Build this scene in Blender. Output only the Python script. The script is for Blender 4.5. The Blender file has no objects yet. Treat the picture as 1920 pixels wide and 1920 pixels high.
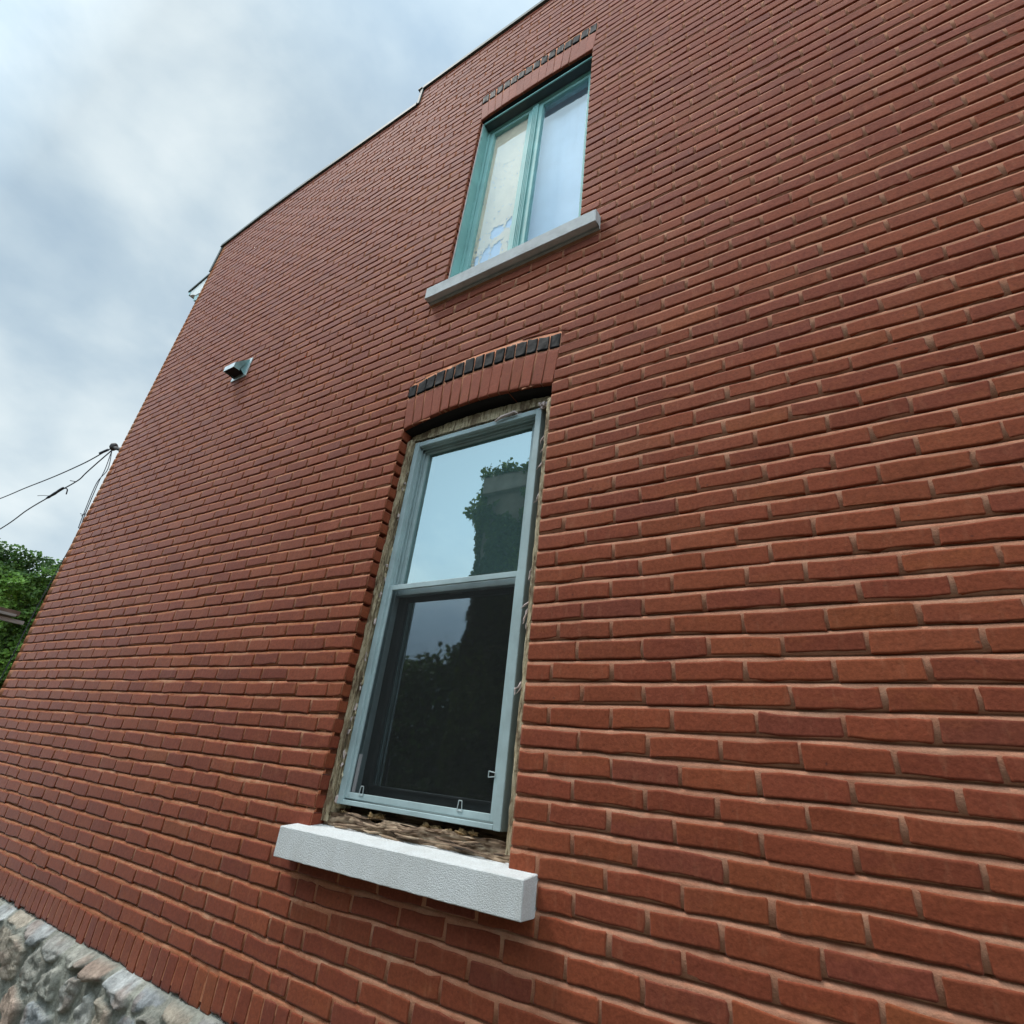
import bpy, bmesh, math, random
import numpy as np
from mathutils import Vector, Matrix

# ------------------------------------------------------------------ camera, world, sun, exposure
S = bpy.context.scene
COL = S.collection
rng = np.random.default_rng(7)
random.seed(7)

cam_d = bpy.data.cameras.new("camera")
cam = bpy.data.objects.new("camera", cam_d)
COL.objects.link(cam)
S.camera = cam
cam_d.sensor_fit = 'HORIZONTAL'; cam_d.sensor_width = 36.0
cam_d.lens = 1008.13 / 1920 * 36.0
cam_d.clip_start = 0.02; cam_d.clip_end = 2000
R_, D_, F_ = (Vector((0.849, 0.518, 0.104)), Vector((-0.154, 0.431, -0.889)), Vector((-0.505, 0.739, 0.446)))
F_.normalize(); R_ = (R_ - F_ * R_.dot(F_)).normalized(); U_ = R_.cross(F_)
m = Matrix((R_, U_, -F_)).transposed().to_4x4()
m.translation = Vector((0.9419, -1.5826, -1.5615))
cam.matrix_world = m

SUN_EL, SUN_AZ = math.radians(60), math.radians(238)      # azimuth from +y, clockwise
sun_dir = Vector((math.sin(SUN_AZ) * math.cos(SUN_EL), math.cos(SUN_AZ) * math.cos(SUN_EL), math.sin(SUN_EL)))
sun_d = bpy.data.lights.new("sun", 'SUN')
sun = bpy.data.objects.new("sun", sun_d); COL.objects.link(sun)
sun_d.energy = 1.5; sun_d.angle = math.radians(12); sun_d.color = (1.0, 0.95, 0.88)
sun.rotation_euler = sun_dir.to_track_quat('Z', 'Y').to_euler()

W = bpy.data.worlds.new("World"); S.world = W; W.use_nodes = True
wn, wl = W.node_tree.nodes, W.node_tree.links
wn.clear()
wo = wn.new('ShaderNodeOutputWorld'); bg = wn.new('ShaderNodeBackground'); bg.inputs[1].default_value = 0.1
sky = wn.new('ShaderNodeTexSky'); sky.sky_type = 'NISHITA'; sky.sun_disc = False
sky.sun_elevation = SUN_EL; sky.sun_rotation = SUN_AZ
tc = wn.new('ShaderNodeTexCoord')
def wnoise(scale, detail, rough, off, dist=0.0, stretch=(1, 1, 1.6)):
    mp = wn.new('ShaderNodeMapping'); mp.inputs['Location'].default_value = off; mp.inputs['Scale'].default_value = stretch
    wl.new(tc.outputs['Generated'], mp.inputs['Vector'])
    n = wn.new('ShaderNodeTexNoise'); n.inputs['Scale'].default_value = scale; n.inputs['Detail'].default_value = detail
    n.inputs['Roughness'].default_value = rough; n.inputs['Distortion'].default_value = dist
    wl.new(mp.outputs['Vector'], n.inputs['Vector']); return n
n1 = wnoise(1.7, 8, 0.50, (3.1, 1.7, 0.4), 0.35)
n2 = wnoise(5.0, 6, 0.5, (0.3, 5.1, 2.2), 0.2)
mixn = wn.new('ShaderNodeMix'); mixn.data_type = 'FLOAT'; mixn.inputs[0].default_value = 0.28
wl.new(n1.outputs['Fac'], mixn.inputs[2]); wl.new(n2.outputs['Fac'], mixn.inputs[3])
cr = wn.new('ShaderNodeValToRGB')
wl.new(mixn.outputs[0], cr.inputs['Fac'])
el = cr.color_ramp.elements
el[0].position = 0.36; el[0].color = (0.27, 0.37, 0.465, 1)
el[1].position = 0.63; el[1].color = (0.66, 0.72, 0.735, 1)
e = el.new(0.47); e.color = (0.40, 0.495, 0.56, 1)
e = el.new(0.55); e.color = (0.535, 0.615, 0.65, 1)
# sky boosted on the sun's side (-y), behind the camera, to light the wall
sep = wn.new('ShaderNodeSeparateXYZ'); wl.new(tc.outputs['Generated'], sep.inputs[0])
mr = wn.new('ShaderNodeMapRange'); mr.inputs['From Min'].default_value = 0.0; mr.inputs['From Max'].default_value = -0.7
mr.inputs['To Min'].default_value = 0.0; mr.inputs['To Max'].default_value = 29.0
wl.new(sep.outputs['Y'], mr.inputs['Value'])
mz = wn.new('ShaderNodeMapRange'); mz.inputs['From Min'].default_value = 0.80; mz.inputs['From Max'].default_value = 1.0
mz.inputs['To Min'].default_value = 0.0; mz.inputs['To Max'].default_value = 5.0
mz.interpolation_type = 'SMOOTHSTEP'
wl.new(sep.outputs['Z'], mz.inputs['Value'])
ma = wn.new('ShaderNodeMath'); ma.operation = 'ADD'
mh = wn.new('ShaderNodeMapRange'); mh.interpolation_type = 'SMOOTHSTEP'; mh.inputs['From Min'].default_value = 0.02; mh.inputs['From Max'].default_value = 0.42
mh.inputs['To Min'].default_value = 0.0; mh.inputs['To Max'].default_value = 1.0; wl.new(sep.outputs['Z'], mh.inputs['Value'])
mm_ = wn.new('ShaderNodeMath'); mm_.operation = 'MULTIPLY'; wl.new(mr.outputs['Result'], mm_.inputs[0]); wl.new(mh.outputs['Result'], mm_.inputs[1])
m10 = wn.new('ShaderNodeMath'); m10.operation = 'ADD'; m10.inputs[1].default_value = 9.6; wl.new(mm_.outputs[0], m10.inputs[0])
wl.new(m10.outputs[0], ma.inputs[0]); wl.new(mz.outputs['Result'], ma.inputs[1])
vm = wn.new('ShaderNodeVectorMath'); vm.operation = 'SCALE'
wl.new(cr.outputs['Color'], vm.inputs[0]); wl.new(ma.outputs[0], vm.inputs['Scale'])
mx = wn.new('ShaderNodeMix'); mx.data_type = 'RGBA'; mx.inputs[0].default_value = 0.05
wl.new(vm.outputs[0], mx.inputs[6]); wl.new(sky.outputs['Color'], mx.inputs[7])
wl.new(mx.outputs[2], bg.inputs[0]); wl.new(bg.outputs[0], wo.inputs[0])

S.view_settings.view_transform = 'Standard'; S.view_settings.look = 'None'
S.view_settings.exposure = 0.5; S.view_settings.gamma = 1.0
S.cycles.max_bounces = 6; S.cycles.transparent_max_bounces = 12

# ------------------------------------------------------------------ helpers
def tag(o, label=None, cat=None, group=None, kind=None):
    for k, v in (('label', label), ('category', cat), ('group', group), ('kind', kind)):
        if v: o[k] = v
    return o
def empty(name, loc=(0, 0, 0), **k):
    o = bpy.data.objects.new(name, None); COL.objects.link(o); o.location = loc
    o.empty_display_size = 0.1
    return tag(o, **k)
def mesh_obj(name, V, Fc, mats, parent=None, midx=None, smooth=True, tint=None):
    """V (n,3); Fc list of faces or (m,4)/(m,3) arrays"""
    V = np.asarray(V, dtype=np.float64)
    if parent is not None:
        p = parent
        while p is not None:
            V = V - np.array(p.location); p = p.parent
    me = bpy.data.meshes.new(name)
    if not isinstance(Fc, list): Fc = [Fc]
    Fc = [np.asarray(f, dtype=np.int64) for f in Fc if len(f)]
    tot = np.concatenate([np.full(len(f), f.shape[1]) for f in Fc])
    loops = np.concatenate([f.ravel() for f in Fc])
    me.vertices.add(len(V)); me.vertices.foreach_set('co', V.ravel())
    me.loops.add(len(loops)); me.loops.foreach_set('vertex_index', loops)
    me.polygons.add(len(tot)); me.polygons.foreach_set('loop_start', np.concatenate([[0], np.cumsum(tot)[:-1]]))
    me.polygons.foreach_set('loop_total', tot)
    me.polygons.foreach_set('use_smooth', np.full(len(tot), bool(smooth)) if np.isscalar(smooth) else smooth)
    if not isinstance(mats, (list, tuple)): mats = [mats]
    for mm in mats: me.materials.append(mm)
    if midx is not None: me.polygons.foreach_set('material_index', np.asarray(midx, dtype=np.int32))
    if tint is not None:
        a = me.color_attributes.new('tint', 'FLOAT_COLOR', 'POINT')
        a.data.foreach_set('color', np.concatenate([tint, np.ones((len(tint), 1))], 1).ravel())
    me.update(calc_edges=True); me.validate()
    o = bpy.data.objects.new(name, me); COL.objects.link(o)
    if parent is not None: o.parent = parent
    return o
class MB:
    """mesh collector in world coordinates"""
    def __init__(s): s.v = []; s.q = []; s.t = []; s.n = 0; s.mq = []; s.mt = []; s.tint = []
    def add(s, V, Q=(), T=(), mi=0, tint=(1, 1, 1)):
        V = np.asarray(V, float).reshape(-1, 3)
        s.v.append(V)
        if len(Q): s.q.append(np.asarray(Q) + s.n); s.mq.append(np.full(len(Q), mi))
        if len(T): s.t.append(np.asarray(T) + s.n); s.mt.append(np.full(len(T), mi))
        tt = np.asarray(tint, float); s.tint.append(np.broadcast_to(tt, (len(V), 3)))
        s.n += len(V)
    def box(s, a, b, mi=0, bev=0.0, tint=(1, 1, 1)):
        a = np.minimum(a, b) * 1.0; b = np.maximum(np.array(a), np.array(b)) if False else np.array(b, float)
        a = np.array(a, float); lo = np.minimum(a, b); hi = np.maximum(a, b)
        if bev <= 0:
            V = [(x, y, z) for x in (lo[0], hi[0]) for y in (lo[1], hi[1]) for z in (lo[2], hi[2])]
            s.add(V, [(0, 1, 3, 2), (4, 6, 7, 5), (0, 4, 5, 1), (2, 3, 7, 6), (0, 2, 6, 4), (1, 5, 7, 3)], mi=mi, tint=tint)
        else:
            bm = bmesh.new(); bmesh.ops.create_cube(bm, size=1)
            for v in bm.verts: v.co = Vector([(lo[i] + hi[i]) / 2 + v.co[i] * (hi[i] - lo[i]) for i in range(3)])
            bmesh.ops.bevel(bm, geom=bm.edges[:], offset=min(bev, 0.45 * min(hi - lo)), segments=2, affect='EDGES', profile=0.5)
            s.bm(bm, mi, tint)
    def bm(s, bm, mi=0, tint=(1, 1, 1)):
        bm.verts.index_update()
        V = [v.co[:] for v in bm.verts]; Q = []; T = []
        for f in bm.faces:
            i = [v.index for v in f.verts]
            if len(i) == 4: Q.append(i)
            elif len(i) == 3: T.append(i)
            else:
                for k in range(1, len(i) - 1): T.append((i[0], i[k], i[k + 1]))
        s.add(V, Q, T, mi, tint); bm.free()
    def tube(s, pts, r, n=8, mi=0, tint=(1, 1, 1)):
        pts = np.asarray(pts, float); rr = np.broadcast_to(np.asarray(r, float), (len(pts),))
        tan = np.gradient(pts, axis=0); V = []
        up = np.array([0.31, 0.52, 0.79])
        for p, t, q in zip(pts, tan, rr):
            t = t / (np.linalg.norm(t) + 1e-9); a = np.cross(t, up); a /= np.linalg.norm(a) + 1e-9; b = np.cross(t, a)
            for k in range(n):
                an = 2 * math.pi * k / n; V.append(p + q * (math.cos(an) * a + math.sin(an) * b))
        Q = []
        for i in range(len(pts) - 1):
            for k in range(n):
                Q.append((i * n + k, i * n + (k + 1) % n, (i + 1) * n + (k + 1) % n, (i + 1) * n + k))
        T = []
        for base, sgn in ((0, 1), ((len(pts) - 1) * n, -1)):
            for k in range(1, n - 1):
                T.append((base, base + k, base + k + 1) if sgn < 0 else (base, base + k + 1, base + k))
        s.add(V, Q, T, mi, tint)
    def prism(s, poly_xz, y0, y1, mi=0, axis='y'):
        """extrude a polygon (a,b) along an axis"""
        n = len(poly_xz)
        def P(a, b, c): return (a, c, b) if axis == 'y' else (c, a, b)
        V = [P(a, b, y0) for a, b in poly_xz] + [P(a, b, y1) for a, b in poly_xz]
        Q = [(i, (i + 1) % n, n + (i + 1) % n, n + i) for i in range(n)]
        bm = bmesh.new(); vs = [bm.verts.new(v) for v in V]
        for q in Q: bm.faces.new([vs[i] for i in q])
        bm.faces.new(vs[:n]); bm.faces.new(vs[n:][::-1])
        bmesh.ops.triangulate(bm, faces=[f for f in bm.faces if len(f.verts) > 4])
        bmesh.ops.recalc_face_normals(bm, faces=bm.faces[:])
        s.bm(bm, mi)
    def blob(s, c, r, sub=2, jag=0.35, mi=0, sd=None):
        bm = bmesh.new(); bmesh.ops.create_icosphere(bm, subdivisions=sub, radius=1)
        ph = rng.uniform(0, 6.28, 9); fr = rng.uniform(1.2, 4.2, 9)
        for v in bm.verts:
            x, y, z = v.co
            d = 1 + jag * (math.sin(fr[0] * x * 2 + ph[0]) * math.sin(fr[1] * y * 2 + ph[1]) + 0.6 * math.sin(fr[2] * z * 3 + ph[2] + 2 * x) + 0.35 * math.sin(9 * x + 7 * z + ph[3]))
            v.co = Vector((c[0] + x * d * r[0], c[1] + y * d * r[1], c[2] + z * d * r[2]))
        s.bm(bm, mi)
    def build(s, name, mats, parent=None, smooth=False, tint=False):
        F = []; mi = []
        if s.q: F.append(np.concatenate(s.q)); mi.append(np.concatenate(s.mq))
        if s.t: F.append(np.concatenate(s.t)); mi.append(np.concatenate(s.mt))
        return mesh_obj(name, np.concatenate(s.v), F, mats, parent, np.concatenate(mi), smooth, np.concatenate(s.tint) if tint else None)

# value noise (numpy), for geometry only
def _h(ix, iy, seed):
    n = (ix * 374761393 + iy * 668265263 + seed * 974634777) & 0x7fffffff
    n = ((n ^ (n >> 13)) * 1274126177) & 0x7fffffff
    n = (n ^ (n >> 16)) & 0x7fffffff
    return n / 0x7fffffff
def vnoise(x, y, seed=0):
    x = np.asarray(x, float); y = np.asarray(y, float)
    ix = np.floor(x).astype(np.int64); iy = np.floor(y).astype(np.int64); fx = x - ix; fy = y - iy
    fx = fx * fx * (3 - 2 * fx); fy = fy * fy * (3 - 2 * fy)
    a = _h(ix, iy, seed); b = _h(ix + 1, iy, seed); c = _h(ix, iy + 1, seed); d = _h(ix + 1, iy + 1, seed)
    return (a * (1 - fx) + b * fx) * (1 - fy) + (c * (1 - fx) + d * fx) * fy
def fbm(x, y, seed=0, oct=4):
    s = 0; a = 0.5
    for i in range(oct):
        s = s + a * (vnoise(np.asarray(x) * 2 ** i, np.asarray(y) * 2 ** i, seed + i) - 0.5) * 2; a *= 0.5
    return s

# ------------------------------------------------------------------ materials
def new_mat(name):
    mt = bpy.data.materials.new(name); mt.use_nodes = True
    nt = mt.node_tree; nt.nodes.clear()
    out = nt.nodes.new('ShaderNodeOutputMaterial'); b = nt.nodes.new('ShaderNodeBsdfPrincipled')
    nt.links.new(b.outputs[0], out.inputs[0])
    return mt, nt, b, out
def coords(nt, stretch=(1, 1, 1), loc=(0, 0, 0)):
    t = nt.nodes.new('ShaderNodeTexCoord'); mp = nt.nodes.new('ShaderNodeMapping')
    mp.inputs['Scale'].default_value = stretch; mp.inputs['Location'].default_value = loc
    nt.links.new(t.outputs['Object'], mp.inputs['Vector']); return mp.outputs['Vector']
def noise(nt, vec, scale, detail=4, rough=0.55, dist=0.0):
    n = nt.nodes.new('ShaderNodeTexNoise'); n.inputs['Scale'].default_value = scale; n.inputs['Detail'].default_value = detail
    n.inputs['Roughness'].default_value = rough; n.inputs['Distortion'].default_value = dist
    nt.links.new(vec, n.inputs['Vector']); return n.outputs['Fac']
def ramp(nt, fac, stops):
    r = nt.nodes.new('ShaderNodeValToRGB'); nt.links.new(fac, r.inputs['Fac'])
    el = r.color_ramp.elements
    el[0].position, el[0].color = stops[0][0], (*stops[0][1], 1)
    el[1].position, el[1].color = stops[-1][0], (*stops[-1][1], 1)
    for p, c in stops[1:-1]:
        e = el.new(p); e.color = (*c, 1)
    return r.outputs['Color']
def mixc(nt, fac, a, b, mode='MIX'):
    n = nt.nodes.new('ShaderNodeMix'); n.data_type = 'RGBA'; n.blend_type = mode
    for s, v in ((n.inputs[0], fac), (n.inputs[6], a), (n.inputs[7], b)):
        if hasattr(v, 'is_linked'): nt.links.new(v, s)
        elif np.isscalar(v): s.default_value = v
        else: s.default_value = (*v, 1)
    return n.outputs[2]
def mrange(nt, v, a, b, c, d):
    n = nt.nodes.new('ShaderNodeMapRange'); nt.links.new(v, n.inputs['Value'])
    for k, x in zip(('From Min', 'From Max', 'To Min', 'To Max'), (a, b, c, d)): n.inputs[k].default_value = x
    return n.outputs['Result']
def bump(nt, b, h, strength=0.3, dist=0.01, prev=None):
    n = nt.nodes.new('ShaderNodeBump'); n.inputs['Strength'].default_value = strength; n.inputs['Distance'].default_value = dist
    nt.links.new(h, n.inputs['Height'])
    if prev is not None: nt.links.new(prev, n.inputs['Normal'])
    nt.links.new(n.outputs['Normal'], b.inputs['Normal']); return n.outputs['Normal']
def attr(nt, name='tint'):
    a = nt.nodes.new('ShaderNodeAttribute'); a.attribute_name = name; return a.outputs['Color']
def simple(name, col, rough=0.6, var=0.25, scale=8, bs=0.15, bscale=60, metal=0.0, spec=0.5, stretch=(1, 1, 1), dirt=None, dirt_amt=0.5):
    mt, nt, b, o = new_mat(name); v = coords(nt, stretch)
    f = noise(nt, v, scale, 5)
    lo = tuple(max(0, c * (1 - var)) for c in col); hi = tuple(min(1, c * (1 + var)) for c in col)
    c = ramp(nt, f, [(0.3, lo), (0.7, hi)])
    if dirt is not None:
        d = mrange(nt, noise(nt, v, scale * 0.7 + 3, 7, 0.65), 0.5, 0.7, 0, dirt_amt)
        c = mixc(nt, d, c, dirt)
    nt.links.new(c, b.inputs['Base Color']); b.inputs['Roughness'].default_value = rough
    b.inputs['Metallic'].default_value = metal; b.inputs['Specular IOR Level'].default_value = spec
    if bs: bump(nt, b, noise(nt, v, bscale, 5, 0.6), bs, 0.004)
    return mt

def brick_mat():
    mt, nt, b, o = new_mat('red_brick'); v = coords(nt)
    base = attr(nt)
    big = noise(nt, coords(nt, (1, 1, 2.2)), 7.0, 5, 0.6)
    c = mixc(nt, mrange(nt, big, 0.54, 0.78, 0, 0.42), base, (0.33, 0.098, 0.034))       # iron-orange firing patches
    c = mixc(nt, mrange(nt, noise(nt, coords(nt, (1, 1, 1), (4, 2, 7)), 5.2, 4), 0.54, 0.74, 0, 0.28), c, (0.165, 0.046, 0.033))   # over-fired purple
    sp = noise(nt, v, 120, 5, 0.7)
    c = mixc(nt, 1.0, c, ramp(nt, sp, [(0.25, (0.72, 0.70, 0.68)), (0.72, (1.22, 1.22, 1.2))]), 'MULTIPLY')
    dr = noise(nt, coords(nt, (3, 3, 0.7)), 14, 6, 0.65)
    c = mixc(nt, mrange(nt, dr, 0.56, 0.8, 0, 0.3), c, (0.42, 0.19, 0.11))               # lime / mortar smears
    pit = noise(nt, v, 42, 3, 0.5)
    c = mixc(nt, mrange(nt, pit, 0.70, 0.78, 0, 0.75), c, (0.07, 0.03, 0.025))
    nt.links.new(c, b.inputs['Base Color'])
    b.inputs['Roughness'].default_value = 0.72; b.inputs['Specular IOR Level'].default_value = 0.12
    b.inputs['Sheen Weight'].default_value = 0.26; b.inputs['Sheen Roughness'].default_value = 0.35; b.inputs['Sheen Tint'].default_value = (0.95, 0.92, 0.95, 1)
    n1_ = bump(nt, b, noise(nt, v, 34, 4, 0.55), 0.30, 0.006)
    bump(nt, b, sp, 0.32, 0.003, n1_)
    return mt
M = {}
M['brick'] = brick_mat()
def mortar_mat():
    mt, nt, b, o = new_mat('tinted_mortar'); v = coords(nt)
    f = noise(nt, v, 5, 6, 0.65)
    c = ramp(nt, f, [(0.3, (0.43, 0.155, 0.075)), (0.5, (0.48, 0.20, 0.11)), (0.72, (0.56, 0.31, 0.195))])
    g = noise(nt, v, 300, 3, 0.7)
    c = mixc(nt, 1.0, c, ramp(nt, g, [(0.3, (0.78, 0.78, 0.78)), (0.7, (1.2, 1.2, 1.2))]), 'MULTIPLY')
    red = noise(nt, v, 23, 5, 0.65)
    # the right-hand part of the wall has been repointed in a paler, pinker mix
    sx = nt.nodes.new('ShaderNodeSeparateXYZ'); nt.links.new(coords(nt), sx.inputs[0])
    wob = nt.nodes.new('ShaderNodeMath'); wob.operation = 'ADD'; nt.links.new(sx.outputs[0], wob.inputs[0])
    nt.links.new(mrange(nt, noise(nt, v, 1.1, 4), 0, 1, -1.0, 1.0), wob.inputs[1])
    new = mrange(nt, wob.outputs[0], -1.2, 0.5, 0, 0.42)
    c = mixc(nt, new, c, (0.58, 0.315, 0.225))
    st = nt.nodes.new('ShaderNodeMath'); st.operation = 'MULTIPLY'; nt.links.new(mrange(nt, red, 0.48, 0.66, 0, 0.75), st.inputs[0])
    nt.links.new(mrange(nt, new, 0, 0.42, 1.0, 0.5), st.inputs[1])
    c = mixc(nt, st.outputs[0], c, (0.33, 0.098, 0.048))
    nt.links.new(c, b.inputs['Base Color']); b.inputs['Roughness'].default_value = 0.95; b.inputs['Specular IOR Level'].default_value = 0.05
    bump(nt, b, noise(nt, v, 150, 5, 0.7), 0.6, 0.004)
    return mt
M['mortar'] = mortar_mat()
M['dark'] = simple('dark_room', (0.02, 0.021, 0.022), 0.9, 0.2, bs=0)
M['near_black'] = simple('near_black_fill', (0.012, 0.008, 0.007), 0.95, 0.2, bs=0)
M['black_brick'] = simple('black_glazed_brick', (0.009, 0.009, 0.010), 0.6, 0.5, 30, 0.5, 55, spec=0.08)
M['sill'] = simple('white_cast_stone', (0.72, 0.74, 0.74), 0.8, 0.14, 210, 0.9, 300)
def grime(mt, col, amt):
    nt = mt.node_tree; b = [n for n in nt.nodes if n.type == 'BSDF_PRINCIPLED'][0]
    old = b.inputs['Base Color'].links[0].from_socket
    f = noise(nt, coords(nt, (1, 1, 0.35)), 9, 7, 0.65)
    c = mixc(nt, mrange(nt, f, 0.48, 0.72, 0, amt), old, col)
    f2 = noise(nt, coords(nt, (1, 1, 1), (3, 1, 2)), 70, 3, 0.6)
    c = mixc(nt, mrange(nt, f2, 0.70, 0.78, 0, 0.6), c, (0.22, 0.20, 0.17))
    nt.links.new(c, b.inputs['Base Color'])
grime(M['sill'], (0.47, 0.46, 0.42), 0.35)
M['sill_grey'] = simple('grey_cast_stone', (0.50, 0.52, 0.52), 0.85, 0.14, 9, 0.45, 220, dirt=(0.25, 0.25, 0.24), dirt_amt=0.4)
M['alu'] = simple('pale_blue_grey_aluminium', (0.40, 0.51, 0.52), 0.52, 0.14, 6, 0.08, 40, spec=0.35, dirt=(0.22, 0.26, 0.26), dirt_amt=0.35)
M['alu_dark'] = simple('dark_track_and_strip', (0.035, 0.045, 0.045), 0.5, 0.2, bs=0.05)
M['vinyl_in'] = simple('dark_grey_sash', (0.05, 0.06, 0.06), 0.5, 0.2, bs=0.05)
M['teal'] = simple('teal_cladding', (0.245, 0.47, 0.45), 0.60, 0.12, 5, 0.08, 30, spec=0.22, dirt=(0.13, 0.36, 0.35), dirt_amt=0.3)
M['caulk'] = simple('pinkish_caulk', (0.62, 0.50, 0.47), 0.6, 0.15, 20, 0.3, 80)
M['paper'] = simple('cream_paper', (0.93, 0.79, 0.55), 0.9, 0.06, 10, 0.2, 30)
M['pale_backing'] = simple('pale_blue_backing', (0.62, 0.76, 0.90), 0.9, 0.06, 6, 0.1, 40)
M['foam'] = simple('yellowed_foam', (0.30, 0.19, 0.085), 0.85, 0.5, 60, 0.8, 90)
M['flash'] = simple('grey_green_flashing', (0.075, 0.095, 0.088), 0.6, 0.2, 3, 0.1, 20, spec=0.2)
M['zinc'] = simple('galvanised_sheet', (0.52, 0.58, 0.585), 0.42, 0.22, 14, 0.12, 50, metal=0.35)
M['verdigris'] = simple('weathered_sheet', (0.22, 0.40, 0.40), 0.45, 0.35, 16, 0.12, 50, metal=0.3)
M['cornice'] = simple('cornice_white', (0.60, 0.62, 0.60), 0.6, 0.1, 6, 0.1, 40)
M['cable'] = simple('dark_cable_sheath', (0.035, 0.04, 0.055), 0.55, 0.2, bs=0.1)
M['iron'] = simple('rusty_iron', (0.05, 0.042, 0.04), 0.7, 0.4, 30, 0.4, 70)
M['roofplank'] = simple('brown_boards', (0.14, 0.095, 0.07), 0.85, 0.35, 8, 0.4, 30, stretch=(6, 1, 6))
M['greyboard'] = simple('weathered_grey_board', (0.33, 0.32, 0.30), 0.85, 0.25, 8, 0.3, 30, stretch=(6, 1, 6))
M['stucco'] = simple('beige_wall_paint', (0.42, 0.32, 0.24), 0.9, 0.15, 6, 0.3, 60)
M['ground'] = simple('ground_soil', (0.11, 0.10, 0.08), 0.95, 0.4, 1.3, 0.6, 18, dirt=(0.06, 0.09, 0.03), dirt_amt=0.9)
M['farwall'] = simple('grey_masonry', (0.27, 0.24, 0.21), 0.9, 0.25, 3, 0.4, 30)
M['concrete'] = simple('pale_concrete', (0.42, 0.40, 0.37), 0.9, 0.2, 4, 0.3, 40)
M['grey_strip'] = simple('grey_plastic', (0.20, 0.20, 0.205), 0.5, 0.1, bs=0)

def wood_mat():
    mt, nt, b, o = new_mat('peeling_painted_wood'); v = coords(nt, (2.6, 2.6, 0.45))
    f = noise(nt, v, 34, 8, 0.7, 0.5)
    c = ramp(nt, f, [(0.33, (0.05, 0.032, 0.022)), (0.42, (0.26, 0.18, 0.10)), (0.47, (0.60, 0.48, 0.29)), (0.66, (0.78, 0.68, 0.48))])
    p = noise(nt, coords(nt, (1.3, 1.3, 0.6)), 13, 6, 0.65)
    c = mixc(nt, mrange(nt, p, 0.50, 0.60, 0, 0.85), c, (0.23, 0.15, 0.085))
    nt.links.new(c, b.inputs['Base Color']); b.inputs['Roughness'].default_value = 0.85
    bump(nt, b, f, 1.0, 0.02); return mt
M['wood'] = wood_mat()
def rot_mat():
    mt, nt, b, o = new_mat('rotten_sill_wood'); v = coords(nt, (0.30, 1.6, 1.9))
    f = noise(nt, v, 26, 6, 0.6, 0.5)
    c = ramp(nt, f, [(0.32, (0.03, 0.02, 0.014)), (0.43, (0.17, 0.105, 0.065)), (0.56, (0.38, 0.27, 0.18)), (0.72, (0.52, 0.41, 0.29))])
    nt.links.new(c, b.inputs['Base Color']); b.inputs['Roughness'].default_value = 0.9
    bump(nt, b, f, 0.5, 0.015); return mt
M['rot'] = rot_mat()
def glass_mat(name, ior, refl, trans, dust_haze=(0.45, 0.75, 0.75), damt=0.075):
    mt, nt, b, o = new_mat(name); nt.nodes.remove(b)
    g = nt.nodes.new('ShaderNodeBsdfGlossy'); g.inputs['Roughness'].default_value = 0.025 if 'inner' in name else 0.010; g.inputs['Color'].default_value = (*refl, 1)
    t = nt.nodes.new('ShaderNodeBsdfTransparent'); t.inputs['Color'].default_value = (*trans, 1)
    fr = nt.nodes.new('ShaderNodeFresnel'); fr.inputs['IOR'].default_value = ior
    n_ = noise(nt, coords(nt), 1.7, 2)
    bm_ = nt.nodes.new('ShaderNodeBump'); bm_.inputs['Strength'].default_value = 0.0 if 'upper' in name else 0.010; bm_.inputs['Distance'].default_value = 0.02
    nt.links.new(n_, bm_.inputs['Height']); nt.links.new(bm_.outputs[0], g.inputs['Normal'])
    mxs = nt.nodes.new('ShaderNodeMixShader')
    gm = nt.nodes.new('ShaderNodeNewGeometry'); inv = nt.nodes.new('ShaderNodeMath'); inv.operation = 'SUBTRACT'; inv.inputs[0].default_value = 1
    nt.links.new(gm.outputs['Backfacing'], inv.inputs[1]); ml = nt.nodes.new('ShaderNodeMath'); ml.operation = 'MULTIPLY'
    nt.links.new(fr.outputs[0], ml.inputs[0]); nt.links.new(inv.outputs[0], ml.inputs[1])
    nt.links.new(ml.outputs[0], mxs.inputs[0]); nt.links.new(t.outputs[0], mxs.inputs[1]); nt.links.new(g.outputs[0], mxs.inputs[2])
    df = nt.nodes.new('ShaderNodeBsdfDiffuse'); df.inputs['Color'].default_value = (*dust_haze, 1)      # dusty film, tinted to paint in the reflection's haze
    mx2 = nt.nodes.new('ShaderNodeMixShader'); mx2.inputs[0].default_value = damt
    nt.links.new(mxs.outputs[0], mx2.inputs[1]); nt.links.new(df.outputs[0], mx2.inputs[2])
    nt.links.new(mx2.outputs[0], o.inputs[0]); return mt
M['glass'] = glass_mat('coated_glass', 3.6, (0.84, 0.97, 0.93), (0.55, 0.62, 0.62))
M['glass_up'] = glass_mat('upper_coated_glass', 1.72, (0.80, 0.93, 1.0), (0.95, 0.96, 0.97), (0.6, 0.72, 0.85), 0.05)
M['glass_low'] = glass_mat('inner_glass', 9.0, (0.86, 0.98, 1.0), (0.5, 0.55, 0.55), (0.5, 0.5, 0.5), 0.01)
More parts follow.
